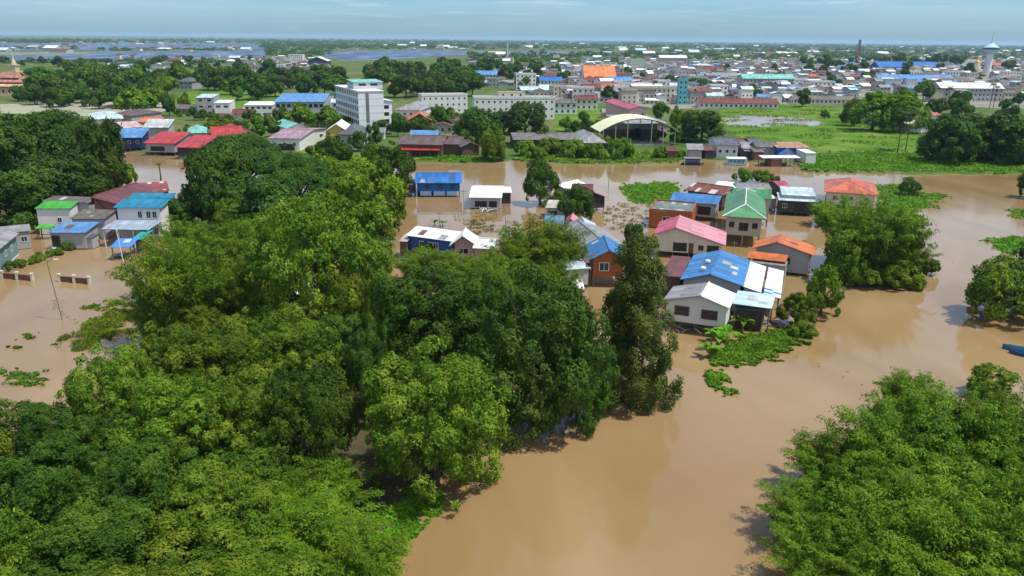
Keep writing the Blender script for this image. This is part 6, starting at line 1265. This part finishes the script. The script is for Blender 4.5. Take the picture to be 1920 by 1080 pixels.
for i, (lb, A, B, C, rm_, wl_) in enumerate([('dark shack with rust roof left of the white topped bank house', (1322, 282), (1342, 282), (1342, 272), 'rust2', W_DARK), ('small grey shack behind the turquoise passenger boat', (1396, 283), (1416, 283), (1416, 275), 'grey', W_DARK), ('maroon walled shack behind the flat wide white awning', (1414, 285), (1434, 285), (1434, 277), 'greyb', W_MAROON), ('brown roofed shack at the back of the boat landing', (1378, 268), (1404, 268), (1402, 259), 'rust2', W_BROWN), ('slate roofed shack at the back of the boat landing', (1408, 267), (1432, 267), (1430, 259), 'slate', W_DARK), ('low rusty shed left of the navy blue moored boat', (1250, 283), (1272, 283), (1270, 276), 'rust2', W_BROWN)]):
    fh('shack', lb, A, B, C, ze=3.4, rise=.9, rm=[X(rm_)] * 2, wall=wl_, zb=.2, ov=.3, group=GB, cat='shack')
# roof vents, debris
for i, (x, y) in enumerate([(1327, 494), (1318, 507)]):
    p = P(x, y, 5.95); o = MB(); o.lathe([(.22, -.5), (.22, .1), (.42, .2), (.46, .45), (.3, .62), (.02, .68)], 12); v = ob('roof_vent', o.mesh('roof_vent', FRAMEW), None, p); tag(v, ['silvery round vent higher on the large blue roof', 'silvery round vent lower on the large blue roof'][i], 'roof vent', 'roof vents')
def raft(label, x, y, n, s, seed):
    R = random.Random(seed); o = empty('debris_raft', P(x, y, 0)); 
    for k in range(n):
        b = MB(); L = R.uniform(.8, 2.4) * s; b.tube([(-L / 2, 0, .05), (L / 2, R.uniform(-.3, .3), .05 + R.uniform(0, .5))], .08, 5); q = ob('timber', b.mesh('timber', R.choice([WOODP, CONC, FRAMEW])), o, (R.uniform(-2, 2) * s, R.uniform(-1.5, 1.5) * s, R.uniform(0, .3)), R.uniform(0, 3))
    b = MB(); b.box(-1.2 * s, 1.2 * s, -.6 * s, .6 * s, -.1, .35); b.build('platform', WOODP, o); tag(o, label, 'debris', 'floating timber')
raft('broken timber platform floating in front of the white hut', 918, 396, 16, 1.3, 1); raft('floating planks beside the white lamp post', 226, 482, 10, .8, 2); raft('pile of bars floating near the bamboo in the yard', 233, 516, 10, .8, 3); raft('timber lying under the near white walled house', 1290, 618, 10, .9, 4); raft('planks floating below the pale sky blue canopy', 1440, 607, 12, 1.1, 5)
# ================================================================== HAZE
HZ = bpy.data.materials.new('haze'); HZ.use_nodes = True; HN = HZ.node_tree.nodes; HN.clear(); ho = HN.new('ShaderNodeOutputMaterial'); hv = HN.new('ShaderNodeVolumePrincipled')
hv.inputs['Color'].default_value = (0.55, 0.80, 1.0, 1); hv.inputs['Density'].default_value = 0.00005; hv.inputs['Anisotropy'].default_value = 0.1; HZ.node_tree.links.new(hv.outputs[0], ho.inputs['Volume'])
_h = MB(); _h.box(-45000, 45000, -400, 46000, -3, 105); hz = _h.build('haze', HZ); tag(hz, 'thin bluish haze over the whole plain', 'haze', None, 'stuff')
# ================================================================== LABELS for the repeats
ORD = ['nearest', 'second nearest', 'third nearest', 'fourth nearest', 'fifth nearest', 'sixth nearest', 'seventh nearest', 'eighth nearest', 'ninth nearest', 'tenth nearest'] + [f'{k}th nearest' if k % 10 not in (1, 2, 3) or k in (11, 12, 13) else f'{k}{["st","nd","rd"][k % 10 - 1]} nearest' for k in range(11, 200)]
by = {}
for o, a in AUTO: by.setdefault(a, []).append(o)
for a, L in by.items():
    pp = [proj(o.location) for o in L]; best = [None] * len(L)
    for nm, lx, ly in LAND:
        order = sorted(range(len(L)), key=lambda i: (pp[i][0] - lx) ** 2 + ((pp[i][1] - ly) * 1.5) ** 2)
        for r, i in enumerate(order):
            dd = math.hypot(pp[i][0] - lx, (pp[i][1] - ly) * 1.5)
            if best[i] is None or (r, dd) < best[i][:2]: best[i] = (r, dd, nm)
    for i, o in enumerate(L): o['label'] = f'{a}, {ORD[best[i][0]]} to the {best[i][2]}'
